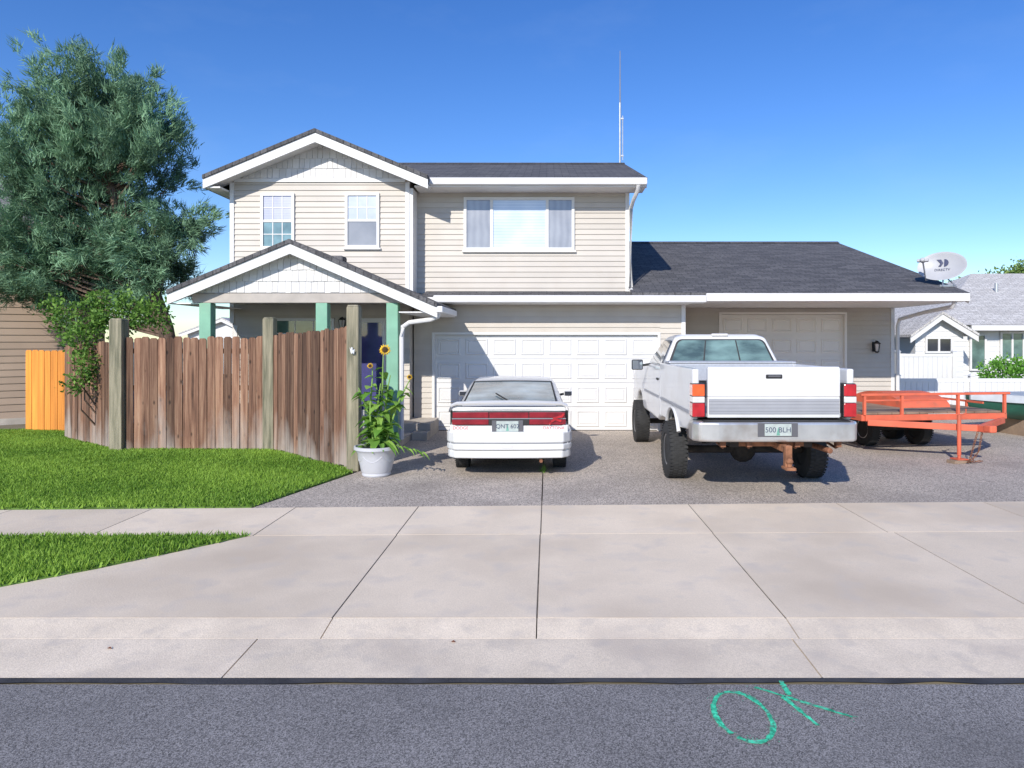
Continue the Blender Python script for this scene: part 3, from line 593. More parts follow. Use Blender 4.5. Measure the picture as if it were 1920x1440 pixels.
# ------------------------------------------------------------------ fences
fe=empty('wood_fence','weathered brown plank fence with tall grey posts in front of the porch','fence',(-6,12,0))
def boards(p,q,zt0,zt1,zb=.03,wd=.14,nm='fence_panel',m=m_fence,par=None):
    p=Vector((p[0],p[1],0)); q=Vector((q[0],q[1],0)); L=(q-p).length; d=(q-p)/L; n=Vector((d.y,-d.x,0)); g=MB(); k=int(L/wd); wd=L/k
    for i in range(k):
        a=i*wd+random.uniform(.002,.008); b=(i+1)*wd-random.uniform(.002,.008); zt=zt0+(zt1-zt0)*(i+.5)/k+random.uniform(-.025,.02); o=random.uniform(-.008,.008); g.tint=random.random(); e=.03; lean=random.uniform(-.008,.008)
        pr=[(a,zb+random.uniform(-.02,.02)),(b,zb+random.uniform(-.02,.02)),(b+lean,zt-e),(b-e+lean,zt),(a+e+lean,zt),(a+lean,zt-e)]
        g.ext([p+d*s+n*(.010+o)+Vector((0,0,z)) for s,z in pr],[p+d*s-n*(.010-o)+Vector((0,0,z)) for s,z in pr])
    return g.build(nm,m,par)
def rails(p,q,zs,m,par):
    p=Vector((p[0],p[1],0)); q=Vector((q[0],q[1],0)); d=(q-p).normalized(); n=Vector((d.y,-d.x,0))
    for z in zs: g=MB(); g.bar(p-n*.04+Vector((0,0,z)),q-n*.04+Vector((0,0,z)),.04,.09); g.build('rail',m,par)
for p,q,a,b in (((-9.55,13.5),(-7.63,12.03),1.84,1.93),((-7.42,12.0),(-4.98,12.0),1.985,2.0),((-4.79,11.95),(-2.97,10.24),2.05,2.13)):
    boards(p,q,a,b,par=fe); rails(p,q,(.35,1.1,1.75),m_fence,fe)
for x,y,zt,wd in ((X(223,12.0),12.0,2.32,.22),(X(506,12.0),12.0,2.34,.19),(X(664,10.15),10.15,2.46,.18)):
    g=MB(); h=wd/2; g.box(x-h,x+h,y-h,y+h,0,zt-.03); g.loft([[(x-h,y-h,zt-.03),(x+h,y-h,zt-.03),(x+h,y+h,zt-.03),(x-h,y+h,zt-.03)],[(x-h*.8,y-h*.8,zt),(x+h*.8,y-h*.8,zt),(x+h*.8,y+h*.8,zt),(x-h*.8,y+h*.8,zt)]])
    g.build('post',m_post,fe,bevel=.012)
nf=empty('new_wood_fence','short run of new yellow cedar fence boards at far left','fence',(-10.7,14.63,0))
boards((X(48,14.63),14.63),(X(132,14.4),14.4),1.75,1.74,zb=.02,wd=.145,m=m_newwood,par=nf); rails((X(48,14.63),14.63),(X(132,14.4),14.4),(.4,1.4),m_newwood,nf)
g=MB(); px=P(660,657,10.02); g.add([px+Vector(v) for v in ((-.035,0,.05),(.0,-.02,.0),(-.02,0,-.04),(.04,0,.02),(.03,-.01,-.06))],[(0,1,2),(1,3,4)]); g.obox(px,(.02,.03,.09),Matrix.Identity(3)); tag(g.build('post_ornament',m_vinyl),'small white ornament fixed to the tall grey fence post beside the sunflowers','ornament')
def vinyl(nm,lab,p0,p1,y0,y1,h,step):
    e=empty(nm,lab,'fence',((p0+p1)/2,(y0+y1)/2,0)); L=p1-p0; n=max(1,round(L/step))
    for i in range(n):
        a=p0+L*i/n; b=p0+L*(i+1)/n; ya=y0+(y1-y0)*i/n; yb2=y0+(y1-y0)*(i+1)/n; g=MB(); k=int((b-a)/.15)
        for j in range(k):
            s=a+.06+(b-a-.12)*j/k; e2=a+.06+(b-a-.12)*(j+1)/k-.008; yy=ya+(yb2-ya)*j/k
            g.box(s,e2,yy-.012,yy+.012,.06,h-.05)
        g.build('fence_panel',m_vinyl,e)
        for z in (.06,h-.09): g=MB(); g.bar((a,ya,z+.04),(b,yb2,z+.04),.05,.09); g.build('rail',m_vinyl,e)
    for i in range(n+1):
        a=p0+L*i/n; ya=y0+(y1-y0)*i/n; g=MB(); g.box(a-.06,a+.06,ya-.06,ya+.06,0,h+.06); po=g.build('post',m_vinyl,e)
        g=MB(); g.loft([[(a-.08,ya-.08,h+.063),(a+.08,ya-.08,h+.063),(a+.08,ya+.08,h+.063),(a-.08,ya+.08,h+.063)],[(a-.01,ya-.01,h+.13),(a+.01,ya-.01,h+.13),(a+.01,ya+.01,h+.13),(a-.01,ya+.01,h+.13)]]); g.build('post_cap',m_vinyl,po)
vinyl('vinyl_fence','low white vinyl fence behind the orange trailer',8.9,16.5,17.4,17.4,.98,2.0)
vinyl('tall_vinyl_fence','taller white vinyl fence panel beside the neighbouring white house',10.55,12.25,20.6,20.6,1.55,1.7)

# ------------------------------------------------------------------ neighbouring houses
ln=empty('neighbour_house','tan lap-sided neighbouring house at the left edge behind the tree','house',(-13,15.5,0))
th=math.radians(54); nv=Vector((math.cos(th),-math.sin(th),0)); tv=Vector((math.sin(th),math.cos(th),0)); pm=Vector((-12.1,15.9,0))
q0=pm-tv*4.6; q1=pm+tv*1.5; q2=q1-nv*8; q3=q0-nv*8
w=MB(); w.siding((q0.x,q0.y),(q1.x,q1.y),.15,4.35,lap=.16,out=.022); w.build('wall',m_tan,ln,recalc=False)
w=MB(); i_=nv*.01; w.prismz([((q-i_).x,(q-i_).y) for q in (q0,q1,q2,q3)],0,4.35); w.build('house_body',m_tan,ln)
w=MB(); f0=q0+nv*.03; f1=q1+nv*.03; w.prismz([(f0.x,f0.y),(f1.x,f1.y),((q1-nv*.02).x,(q1-nv*.02).y),((q0-nv*.02).x,(q0-nv*.02).y)],0,.15); w.build('foundation',m_step,ln)
def off(q,a,b): return q+nv*a+tv*b
e0=off(q0,.5,-.5); e1=off(q1,.5,.4); e2=off(q2,-.5,.4); e3=off(q3,-.5,-.5); r0=off(q0,-4,3); r1=off(q1,-4,-2.4)
r=MB(); z=4.56; r.add([(e0.x,e0.y,z),(e1.x,e1.y,z),(e2.x,e2.y,z),(e3.x,e3.y,z),(r0.x,r0.y,z+2.0),(r1.x,r1.y,z+2.0)],[(0,1,5,4),(1,2,5),(2,3,4,5),(3,0,4)]); r.build('roof',m_roofmid,ln)
w=MB(); w.prismz([(e.x,e.y) for e in (e0,e1,e2,e3)],4.36,4.55); w.build('eave_fascia',M('brown_fascia',(.10,.075,.06),.7),ln)
m_ww=M('white_siding',(.76,.755,.74),.6,.04,1,tint=.04)
def small_house(e,x0,x1,d,zw,xp,zp,depth,mw,mroof,ov=.35):
    g=MB(); g.siding((x0,d),(x1,d),0,zw,lap=.16); g.build('wall',mw,e,recalc=False)
    g=MB(); g.box(x0+.01,x1-.01,d+.01,d+depth,0,zw); g.prism([(x0,zw),(x1,zw),(xp,zp-.1)],d,d+depth); g.build('house_body',mw,e)
    sl=(zp-zw)/(xp-x0); sr2=(zp-zw)/(x1-xp); c=(x0-ov,zw-sl*ov,xp,zp,x1+ov,zw-sr2*ov)
    g=MB(); g.prism(chev(*c,-.06,.02),d-ov-.03,d+depth+.3); g.build('roof',mroof,e)
    g=MB(); g.prism(chev(*c,.023,.2),d-ov,d-ov+.04); g.build('rake_board',m_white,e)
def swin(e,x0,x1,z0,z1,y,m=m_glassdark):
    f=MB(); b=.06
    f.box(x0,x0+b,y-.06,y,z0,z1); f.box(x1-b,x1,y-.06,y,z0,z1); f.box(x0+b,x1-b,y-.06,y,z0,z0+b); f.box(x0+b,x1-b,y-.06,y,z1-b,z1)
    if x1-x0>.7: xm=(x0+x1)/2; f.box(xm-.03,xm+.03,y-.055,y,z0+b,z1-b)
    w=f.build('window',m_white,e); p=MB(); p.box(x0+b,x1-b,y-.03,y-.025,z0+b,z1-b); p.build('pane',m,w)
rn=empty('neighbour_house','white neighbouring house with pale grey roof at the right edge','house',(15,23,0))
small_house(rn,X(1716,21.5),X(1806,21.5),21.5,Z(618,21.5),X(1757,21.5),Z(588,21.5),3,m_ww,m_roofgrey,.3)
w=MB(); w.siding((X(1806,22.5),22.5),(22,22.5),0,2.5,lap=.16); w.box(X(1806,22.5)+.02,22,22.52,30,0,2.5); w.build('wall',m_ww,rn,recalc=False)
ex=X(1757,22.0); r=MB()
r.add([(ex,22.0,2.45),(22.5,22.0,2.45),(22.5,27,4.6),(ex+4.2,27,4.6),(ex,31,2.45),(22.5,31,2.45)],[(0,1,2,3),(0,3,4),(3,2,5,4)]); r.build('roof',m_roofgrey,rn)
w=MB(); w.box(ex+1.1,22.5,21.96,22.02,2.27,2.44); w.build('eave_fascia',m_white,rn)
swin(rn,X(1733,21.5),X(1784,21.5),Z(662,21.5),Z(632,21.5),21.48)
swin(rn,X(1816,22.5),X(1847,22.5),Z(695,22.5),Z(626,22.5),22.47,m_greeng); swin(rn,X(1873,22.5),X(1918,22.5),Z(676,22.5),Z(622,22.5),22.47,m_greeng)
g=MB(); g.tube([(X(1868,25),25,3.5),(X(1868,25),25,4.05)],.06,8); g.build('vent_pipe',m_galv,rn)
dh=empty('distant_house','small distant white gabled house seen under the porch eave','house',(-19.7,40,0))
small_house(dh,X(352,40),X(470,40),40,Z(622,40),X(420,40),Z(597,40),6,m_ww,m_roofgrey)

# ------------------------------------------------------------------ vehicles
def text_back(mb,txt,size,x,y,z): mb.text(txt,size,lambda u,v:(x+u,y,z+v))
def wheel(parent,x,y,r,w,rr,side,nt_=44):
    R=Matrix.Rotation(math.radians(90),3,'Y'); g=MB(); h=w/2
    g.lathe([(rr,-h*.8),(rr+.02,-h),(r-.06,-h*1.02),(r-.015,-h*.86),(r,-h*.6),(r,h*.6),(r-.015,h*.86),(r-.06,h*1.02),(rr+.02,h),(rr,h*.8)],(x,y,r),36,R)
    for k in range(nt_):
        t=2*math.pi*k/nt_
        for s,ph in ((-1.9,0),(-.62,.5),(.62,0),(1.9,.5)):
            a=t+ph*2*math.pi/nt_; c=Vector((x+s*w*.2,y+(r+.001)*math.cos(a),r+(r+.001)*math.sin(a))); g.obox(c,(w*.2,.6*2*math.pi*r/nt_,.009),Matrix.Rotation(a-math.pi/2,3,'X'))
    t=g.build('tyre',m_tyre,parent,smooth=35)
    g=MB(); s=side*h
    g.lathe([(.002,s*.35),(rr*.3,s*.4),(rr*.35,s*.62),(rr*.8,s*.5),(rr*.95,s*.82),(rr+.012,s*.86),(rr,-s*.7),(.002,-s*.6)],(x,y,r),24,R); g.build('rim',m_rim,t,smooth=40)
tk=empty('pickup_truck','white full-size pickup truck with grey tailgate stripe parked tail out','pickup truck',(0,0,0))
def arch(cy,cz,r,zl,n=12):
    t0=math.asin((zl-cz)/r); return [(cy+r*math.cos(t),cz+r*math.sin(t)) for t in [t0+(math.pi-2*t0)*k/n for k in range(n+1)]]
ax1,ax2,tr=1.40,4.85,.395
def bedpoly(): return [(.03,1.0),(.03,1.585),(2.42,1.585),(2.42,.76)]+arch(ax1,.46,.52,.76)+[(.45,.80)]
for s in (-1,1):
    g=MB(); pl=bedpoly()
    g.ext([(s*.90,y,z) for y,z in pl],[(s*(.985-.02*max(0,(1.3-z))),y,z) for y,z in pl]); bs=g.build('bed_side',m_paint2,tk,bevel=.022,seg=3)
    g=MB(); g.tube([(s*.975,y,z) for y,z in arch(ax1,.46,.525,.70,14)],.028,6); g.build('wheel_flare',m_paint2,bs,smooth=60)
    g=MB(); g.box(s*.987-.006,s*.987+.006,.2,2.35,1.02,1.06); g.build('side_moulding',m_greyband,bs,bevel=.004)
g=MB(); g.box(-.9,.9,.06,2.40,1.0,1.04); g.box(-.9,.9,2.37,2.42,1.04,1.58); g.build('bed_floor',m_greydark,tk)
g=MB(); g.box(-.805,.805,.0,.07,1.245,1.598); g.box(-.805,.805,.004,.07,.99,1.245); g.tube([(-.80,.03,1.585),(.80,.03,1.585)],.03,8); tg=g.build('tailgate',m_paint2,tk,bevel=.018,seg=3)
g=MB(); g.mi=0; g.box(-.79,.79,-.008,.01,1.04,1.222); g.mi=1
for k in range(4): g.box(-.79,.79,-.0105,-.0085,1.07+.04*k,1.075+.04*k)
g.build('tailgate_band',[m_greyband,m_greydark],tg)
g=MB(); g.box(-.10,.10,-.012,.01,1.468,1.518); th_=g.build('tailgate_handle',m_black,tg,bevel=.01); g=MB(); g.box(-.075,.075,-.024,-.012,1.485,1.508); g.build('latch',m_darkrec,th_,bevel=.004)
for s in (-1,1):
    x0,x1=(s*.835,s*.99) if s>0 else (-.99,-.835)
    g=MB(); g.box(x0,x1,-.012,.16,.995,1.41); tl=g.build('tail_light',m_black,tk,bevel=.012)
    top=m_amber if s<0 else m_redlt
    for z0,z1,m in ((1.255,1.40,top),(1.175,1.25,m_clear),(1.005,1.17,m_redlt)):
        g=MB(); g.box(x0+.008-(.012 if s<0 else 0),x1-.008+(.012 if s>0 else 0),-.022,.15,z0,z1)
        g.build('lens',m,tl,bevel=.01)
g=MB(); pl=[(2.46,.74),(2.46,1.53),(4.15,1.53),(4.9,1.46),(5.62,1.36),(5.76,1.2),(5.78,.75),(5.36,.72)]+arch(ax2,.46,.52,.72)+[(4.30,.68),(2.7,.66)]
g.prismx(pl,-.975,.975); cab=g.build('cab',m_paint2,tk,bevel=.045,seg=3)
A=[(-.93,2.47,1.52),(.93,2.47,1.52),(.93,4.12,1.52),(-.93,4.12,1.52)]
B=[(-.72,2.60,1.985),(.72,2.60,1.985),(.70,3.45,1.985),(-.70,3.45,1.985)]; T=[(-.60,2.68,2.03),(.60,2.68,2.03),(.58,3.38,2.03),(-.58,3.38,2.03)]
g=MB(); g.loft([A,B,T]); cr=g.build('cab_roof',m_paint2,tk,bevel=.035,seg=3)
g=MB(); panel(g,A[0],A[1],B[1],B[0],.035,.965,.04,.93,.014,.05,.14); g.build('window_seal',m_black,cr)
g=MB(); panel(g,A[0],A[1],B[1],B[0],.055,.945,.07,.89,.020,.05,.14); rw=g.build('rear_window',M('cab_glass',(.13,.20,.18),.05,.55,2.2,coat=1,stretch=(1,1,2.5)),cr)
rw['label']='rear cab window of greenish glass'
for u in (.34,.66): g=MB(); panel(g,A[0],A[1],B[1],B[0],u-.006,u+.006,.08,.88,.024,.003,.01); g.build('slider_frame',m_black,rw)
for s,(a,b_,c,d_) in ((-1,(A[3],A[0],B[0],B[3])),(1,(A[1],A[2],B[2],B[1]))):
    g=MB(); panel(g,a,b_,c,d_,.12,.93,.06,.88,.022,.05,.12); g.build('side_window',m_glassdark,cr)
g=MB(); panel(g,A[2],A[3],B[3],B[2],.04,.96,.06,.93,.02,.04,.1); g.build('windshield',m_glassdark,cr)
g=MB(); g.box(-.13,.13,2.60,2.68,2.005,2.045); g.build('brake_light',m_clear,cr,bevel=.01)
m_mirg=M('mirror_glass',(.55,.6,.66),.05,.1,3,metal=1)
for s in (-1,1):
    g=MB(); x=s*1.17; g.box(x-.10,x+.10,3.70,3.76,1.42,1.60); mi=g.build('mirror',m_black,tk,bevel=.025,seg=3)
    g=MB(); g.box(x-.085,x+.085,3.694,3.699,1.435,1.585); g.build('mirror_glass',m_mirg,mi)
    g=MB(); g.bar((s*.93,3.74,1.52),(s*1.08,3.74,1.5),.04); g.build('mirror_arm',m_black,mi)
    g=MB(); g.box(s*.985-.012,s*.985+.012,2.62,2.76,1.30,1.335); g.build('door_handle',m_black,cab,bevel=.005)
    g=MB(); g.box(s*.978-.008,s*.978+.008,2.55,4.2,1.02,1.06); g.build('side_moulding',m_greyband,cab,bevel=.004)
bp=[(-1.0,.20),(-1.0,-.02),(-.93,-.11),(-.70,-.135),(.70,-.135),(.93,-.11),(1.0,-.02),(1.0,.20)]
g=MB(); g.prismz(bp,.715,.955); bu=g.build('rear_bumper',m_chrome,tk,bevel=.03,seg=3)
g=MB(); g.box(-.88,.88,-.11,.0,.956,.968); g.build('step_pad',m_black,bu)
g=MB(); g.box(-.24,.24,-.142,-.13,.78,.945); g.build('plate_recess',m_darkrec,bu,bevel=.01)
g=MB(); g.box(-.16,.16,-.150,-.143,.792,.935); pt=g.build('licence_plate',m_plate,bu,bevel=.004)
g=MB(); text_back(g,'500 BLH',.088,0,-.1515,.862); g.build('plate_lettering',m_plink,pt,recalc=False)
g=MB(); g.add([(-.022,-.1511,.80),(.022,-.1511,.80),(0,-.1511,.90)],[(0,1,2)]); g.build('plate_tree',m_plgreen,pt)
g=MB()
for s in (-.45,.45): g.box(s-.05,s+.05,.1,5.3,.62,.76)
g.tube([(-.85,ax1,tr),(.85,ax1,tr)],.055,10); g.lathe([(.02,-.14),(.13,-.09),(.19,0),(.13,.09),(.02,.14)],(.02,ax1,tr),14,Matrix.Rotation(math.radians(90),3,'X'))
g.tube([(-.85,ax2,tr),(.85,ax2,tr)],.05,8); g.tube([(0,ax1,tr+.05),(0,3.4,.62)],.045,8)
for s in (-.52,.52): g.bar((s,.55,.66),(s,ax1,.50),.07,.05); g.bar((s,ax1,.50),(s,2.3,.64),.07,.05)
g.box(-.9,.9,.3,2.3,.80,.99); g.box(-.7,.7,2.5,5.2,.55,.75); g.lathe([(.1,-.1),(.33,-.1),(.36,-.03),(.36,.05),(.3,.1),(.1,.1)],(-.05,.72,.68),24)
g.build('undercarriage',m_under,tk)
g=MB(); g.box(.05,.13,-.20,.35,.60,.68); g.box(.05,.13,-.26,-.17,.44,.69); g.bar((-.45,.14,.665),(.45,.14,.665),.07); g.box(.03,.15,-.34,-.16,.41,.445); g.lathe([(.03,.0),(.03,.04),(.045,.06),(.03,.10),(.005,.11)],(.09,-.28,.445),10); g.build('tow_hitch',m_rust2,tk,bevel=.008)
g=MB(); g.tube([(.55,1.2,.60),(.62,.5,.60),(.66,-.05,.60)],.035,10); g.build('exhaust_pipe',m_rust,tk,smooth=40)
for x in (-.62,-.30,.28,.78):
    g=MB(); g.box(x-.03,x+.03,-.02,.06,.64,.715); g.tube([(x,.0,.65),(x+.05,.2,.60),(x+.02,.4,.64)],.016,6); g.build('bumper_bracket',m_rust,tk)
for s in (-1,1): wheel(tk,s*.955,ax1,tr,.25,.215,s); wheel(tk,s*.955,ax2,tr,.25,.215,s)
tk.location=(2.745,8.28,0)
g=MB(); g.box(-.93,.93,1.86,2.34,1.40,1.655); g.box(-.945,.945,1.85,2.35,1.657,1.685)
g.v=[(p[0]+2.745,p[1]+8.28,p[2]-.065) for p in g.v]; tag(g.build('toolbox',m_diamond,bevel=.012),'bright tread-plate toolbox across the front of the white pickup bed','toolbox')
# ---- coupe
cr_=empty('coupe_car','white two-door hatchback coupe with red tail light bar parked at the garage','car',(0,0,0))
def itp(y,tab):
    for (a,b),(c,d) in zip(tab,tab[1:]):
        if y<=c: return b+(d-b)*(y-a)/(c-a)
    return tab[-1][1]
WT=[(0,.825),(.12,.855),(.5,.875),(1.2,.88),(3.3,.875),(4.0,.83),(4.3,.74),(4.45,.60)]
TT=[(0,.945),(.3,.965),(1.0,.965),(2.9,.925),(3.4,.89),(4.1,.74),(4.35,.66),(4.45,.58)]
rings=[]
for y in (.0,.06,.15,.3,.6,.85,1.1,1.5,2,2.5,3,3.4,3.7,4.0,4.2,4.35,4.45):
    w_=itp(y,WT); zt=itp(y,TT); zb=.30
    h=[(w_*.90,zb),(w_*.985,zb+.08),(w_,.50),(w_*.995,.66),(w_*.975,zt-.16),(w_*.94,zt-.05),(w_*.86,zt-.005),(w_*.55,zt+.012),(0,zt+.018)]
    rings.append([(x,y,z) for x,z in h]+[(-x,y,z) for x,z in h[-2::-1]])
g=MB(); g.loft(rings); body=g.build('car_body',m_paint,cr_,smooth=45)
for cy in (.86,3.35):
    g=MB(); g.lathe([(.36,-1.2),(.36,1.2)],(0,cy,.30),32,Matrix.Rotation(math.radians(90),3,'Y')); cut=g.build('cutter',m_black)
    cut.location=(0,0,0); cut.data.transform(Matrix.Translation(Vector(ORG[cut.name])))
    md=body.modifiers.new('b','BOOLEAN'); md.object=cut; md.operation='DIFFERENCE'; md.solver='EXACT'
    dg=bpy.context.evaluated_depsgraph_get(); dg.update(); nm=bpy.data.meshes.new_from_object(body.evaluated_get(dg)); body.modifiers.clear(); body.data=nm; bpy.data.objects.remove(cut)
g=MB(); g.box(-.66,.66,.1,4.1,.26,.62); g.build('underbody',m_under,cr_)
GT=[(.28,.975),(1.45,1.255),(1.7,1.295),(2.25,1.305),(2.5,1.285),(3.35,.925)]
GW=[(.28,.745),(1.45,.675),(1.7,.655),(2.25,.645),(2.5,.645),(3.35,.70)]
def gh(y): return itp(y,GW),itp(y,GT),.82,min(.95,itp(y,TT)-.01)
rings=[]
for y in (.28,.6,1.0,1.45,1.58,1.7,1.95,2.25,2.38,2.5,2.9,3.35):
    wt,zt,wb,zb=gh(y); h=[(wb,zb-.03),(wt+.02,max(zb,zt-.05)),(wt-.05,zt-.004),(wt*.5,zt+.010),(0,zt+.014)]
    rings.append([(x,y,z) for x,z in h]+[(-x,y,z) for x,z in h[-2::-1]])
g=MB(); g.loft(rings); gr=g.build('roof',m_paint,cr_,smooth=30)
def topp(y,u,off_):
    wt,zt,_,_=gh(y); x=u*(wt-.055); return (x,y-off_*.25,zt+.012*(1-u*u)+off_)
g=MB(); ys=[.36,.6,.9,1.2,1.44]; us=[-1,-.6,-.2,.2,.6,1]
g.add([topp(y,u*(.99),.012) for y in ys for u in us],[(i*6+j,i*6+j+1,i*6+j+7,i*6+j+6) for i in range(4) for j in range(5)]); rg=g.build('rear_window',M('painted_reflection_glass',(.24,.31,.34),.05,.5,2,coat=1,stretch=(1,1,4)),gr,smooth=60)  # pale bluish reflection is painted into the rear glass colour
g=MB()
for a,b_ in (((.36,-1),(.36,1)),((1.44,-1),(1.44,1)),((.36,-1),(1.44,-1)),((.36,1),(1.44,1))):
    g.tube([topp(a[0]+(b_[0]-a[0])*k/6,a[1]+(b_[1]-a[1])*k/6,.013) for k in range(7)],.013,6)
g.build('window_seal',m_black,rg)
g=MB(); g.bar(topp(.42,-.05,.03),topp(.75,-.35,.035),.018,.012); g.build('rear_wiper',m_black,rg)
def sidep(y,t,s,off_):
    wt,zt,wb,zb=gh(y); x=wb+(wt+.02-wb)*t+off_; z=(zb-.03)+(zt-.05-zb+.03)*t; return (s*x,y,z+off_*.3)
for s in (-1,1):
    g=MB(); q=[(.95,.25),(1.9,.14),(2.95,.14),(2.5,.9),(2.0,.93),(1.55,.9)]
    g.add([sidep(y,t,s,.008) for y,t in q],[tuple(range(6))]); g.build('side_window',m_glassdark,gr)
    g=MB(); g.box(s*.95-.075,s*.95+.075,2.72,2.82,.93,1.03); mi=g.build('mirror',m_paint,cr_,bevel=.03,seg=3)
    g=MB(); g.box(s*.95-.06,s*.95+.06,2.714,2.719,.945,1.015); g.build('mirror_glass',m_glassdark,mi)
    g=MB(); g.bar((s*.80,2.78,.95),(s*.89,2.78,.97),.04); g.build('mirror_arm',m_black,mi)
    g=MB(); g.box(s*.60-.17,s*.60+.17,4.30,4.42,.52,.60); g.build('headlight',m_clear,cr_,bevel=.01)
g=MB(); rings=[]
for x,z,sc in ((-.845,.955,.8),(-.82,1.03,.9),(-.74,1.065,1),(-.4,1.078,1),(0,1.082,1),(.4,1.078,1),(.74,1.065,1),(.82,1.03,.9),(.845,.955,.8)):
    y0=.02*(abs(x)/.8)**2-.06; rings.append([(x,y0,z-.04*sc),(x,y0-.014,z-.015),(x,y0+.03,z+.006),(x,y0+.20*sc,z-.005),(x,y0+.24*sc,z-.035)])
g.loft(rings); g.build('spoiler',m_paint,cr_,smooth=40)
g=MB(); g.box(-.80,.80,.0,.12,.935,.992); g.build('spoiler_base',m_paint,cr_,bevel=.01)
for s in (-1,1): g=MB(); g.box(s*.72-.05,s*.72+.05,.02,.14,.96,1.04); g.build('spoiler_foot',m_paint,cr_,bevel=.01)
g=MB()
def bumpln(w_,y): return [(-w_,.62),(-w_,.10),(-w_+.03,.03),(-w_+.12,y+.012),(-w_*.5,y-.015),(0,y-.022),(w_*.5,y-.015),(w_-.12,y+.012),(w_-.03,.03),(w_,.10),(w_,.62)]
g.prismz(bumpln(.885,-.10),.50,.655); g.prismz(bumpln(.885,-.105),.40,.488); g.prismz(bumpln(.87,-.085),.285,.395); cb=g.build('rear_bumper',m_paint,cr_,bevel=.022,seg=3)
g=MB(); g.prismz(bumpln(.875,-.085),.486,.502); g.build('rub_strip',m_greydark,cb)
g=MB(); g.box(-.10,.06,-.133,-.126,.435,.475); g.build('bumper_sticker',m_clear,cb)
def barpts(w_,y): return [(-w_,.10),(-w_+.015,.02),(-w_+.10,y),(w_-.10,y),(w_-.015,.02),(w_,.10)]
g=MB(); g.prismz(barpts(.84,-.030),.735,.94); tb=g.build('tail_light_bar',m_black,cr_,bevel=.012)
for s in (-1,1):
    g=MB(); g.box(min(s*.285,s*.80),max(s*.285,s*.80),-.041,-.01,.75,.825); o=g.build('tail_light',m_red,tb,bevel=.008)
    g=MB(); g.box(min(s*.285,s*.79),max(s*.285,s*.79),-.046,-.012,.845,.925); g.build('lens',m_red,o,bevel=.008)
g=MB(); g.box(-.275,.275,-.04,-.01,.842,.922); g.build('centre_reflector',m_red,tb,bevel=.006)
g=MB(); g.box(-.80,.80,-.042,-.02,.829,.841); g.build('light_trim',m_greydark,tb)
g=MB()
for k in range(6):
    a=Vector((.60+random.uniform(-.05,.15),-.05,.77+random.uniform(0,.1))); b_=a+Vector((random.uniform(-.12,.12),-.012,random.uniform(-.07,.07))); g.bar(a,b_,.012,.03)
o=g.build('lens_tape',m_redlt,tb); o['label']='red tape over the broken right tail lens'
g=MB(); g.box(-.83,.83,-.018,.05,.63,.745); g.build('tail_panel',m_paint,cr_,bevel=.01)
g=MB(); g.box(-.24,.20,-.040,-.0,.642,.81); pr_=g.build('plate_recess',m_darkrec,cr_,bevel=.006)
g=MB(); g.box(-.175,.135,-.052,-.042,.655,.80); lp=g.build('licence_plate',m_plate,pr_,bevel=.004)
g=MB(); text_back(g,'QNT 602',.083,-.02,-.0540,.726); g.build('plate_lettering',m_plink,lp,recalc=False)
g=MB(); g.add([(-.04,-.0532,.665),(.0,-.0532,.665),(-.02,-.0532,.77)],[(0,1,2)]); g.build('plate_tree',m_plgreen,lp)
g=MB(); text_back(g,'DODGE',.062,-.68,-.0195,.70); g.build('badge',m_redink,cr_,recalc=False)
g=MB(); text_back(g,'DAYTONA',.062,.63,-.0195,.70); g.build('badge',m_redink,cr_,recalc=False)
for s in (-1,1): wheel(cr_,s*.735,.86,.30,.20,.185,s); wheel(cr_,s*.735,3.35,.30,.20,.185,s)
g=MB(); g.tube([(.42,.6,.25),(.45,.0,.24),(.45,-.05,.24)],.025,8); g.build('exhaust_pipe',m_rust,cr_)
cr_.location=(-.545,9.62,0); cr_.rotation_euler=(0,0,math.radians(.8))
# ---- trailer
tl_=empty('utility_trailer','orange painted utility trailer with front rail parked beside the pickup','trailer',(0,0,0))
hw=1.32; Lr=3.0
for x in (-hw,hw): g=MB(); g.bar((x,0,.64),(x,Lr,.64),.06,.10); g.build('frame_rail',m_orange,tl_,bevel=.006)
for y in (0,1.0,2.0,Lr): g=MB(); g.bar((-hw+.03,y,.64),(hw-.03,y,.64),.06,.10); g.build('cross_member',m_orange,tl_,bevel=.006)
g=MB(); k=10
for i in range(k): g.tint=random.random(); a=-hw+.04+(2*hw-.08)*i/k; g.box(a,a+(2*hw-.08)/k-.012,.04,Lr-.04,.692,.725)
g.build('deck',m_deck,tl_)
g=MB(); g.bar((-hw-.05,0,1.03),(hw+.07,0,1.03),.06,.04); g.build('front_rail',m_orange,tl_,bevel=.006)
g=MB(); g.bar((-hw,0.02,.93),(hw*.2,.02,.93),.03,.028); g.build('front_rail',m_orange,tl_,bevel=.006)
for x in (-hw+.02,-.62,.42,hw-.02):
    g=MB(); g.bar((x,0,.69),(x,0,1.01),.042); g.build('rail_post',m_orange,tl_)
for s in (-1,1):
    g=MB(); g.bar((s*hw,.5,.82),(s*hw,Lr-.1,.82),.035)
    for y in (.9,1.8,2.6): g.bar((s*hw,y,.69),(s*hw,y,.84),.035)
    g.build('side_rail',m_orange,tl_)
g=MB(); g.bar((-hw*.95,-.02,.57),(.12,-.80,.55),.07,.10); g.bar((hw*.95,-.02,.57),(.16,-.80,.55),.07,.10); g.bar((.14,-.70,.55),(.14,-.98,.55),.10,.10); tn=g.build('tongue',m_orange,tl_,bevel=.008)
g=MB(); g.box(.08,.20,-1.10,-.95,.51,.62); g.build('coupler',m_orange,tn,bevel=.02)
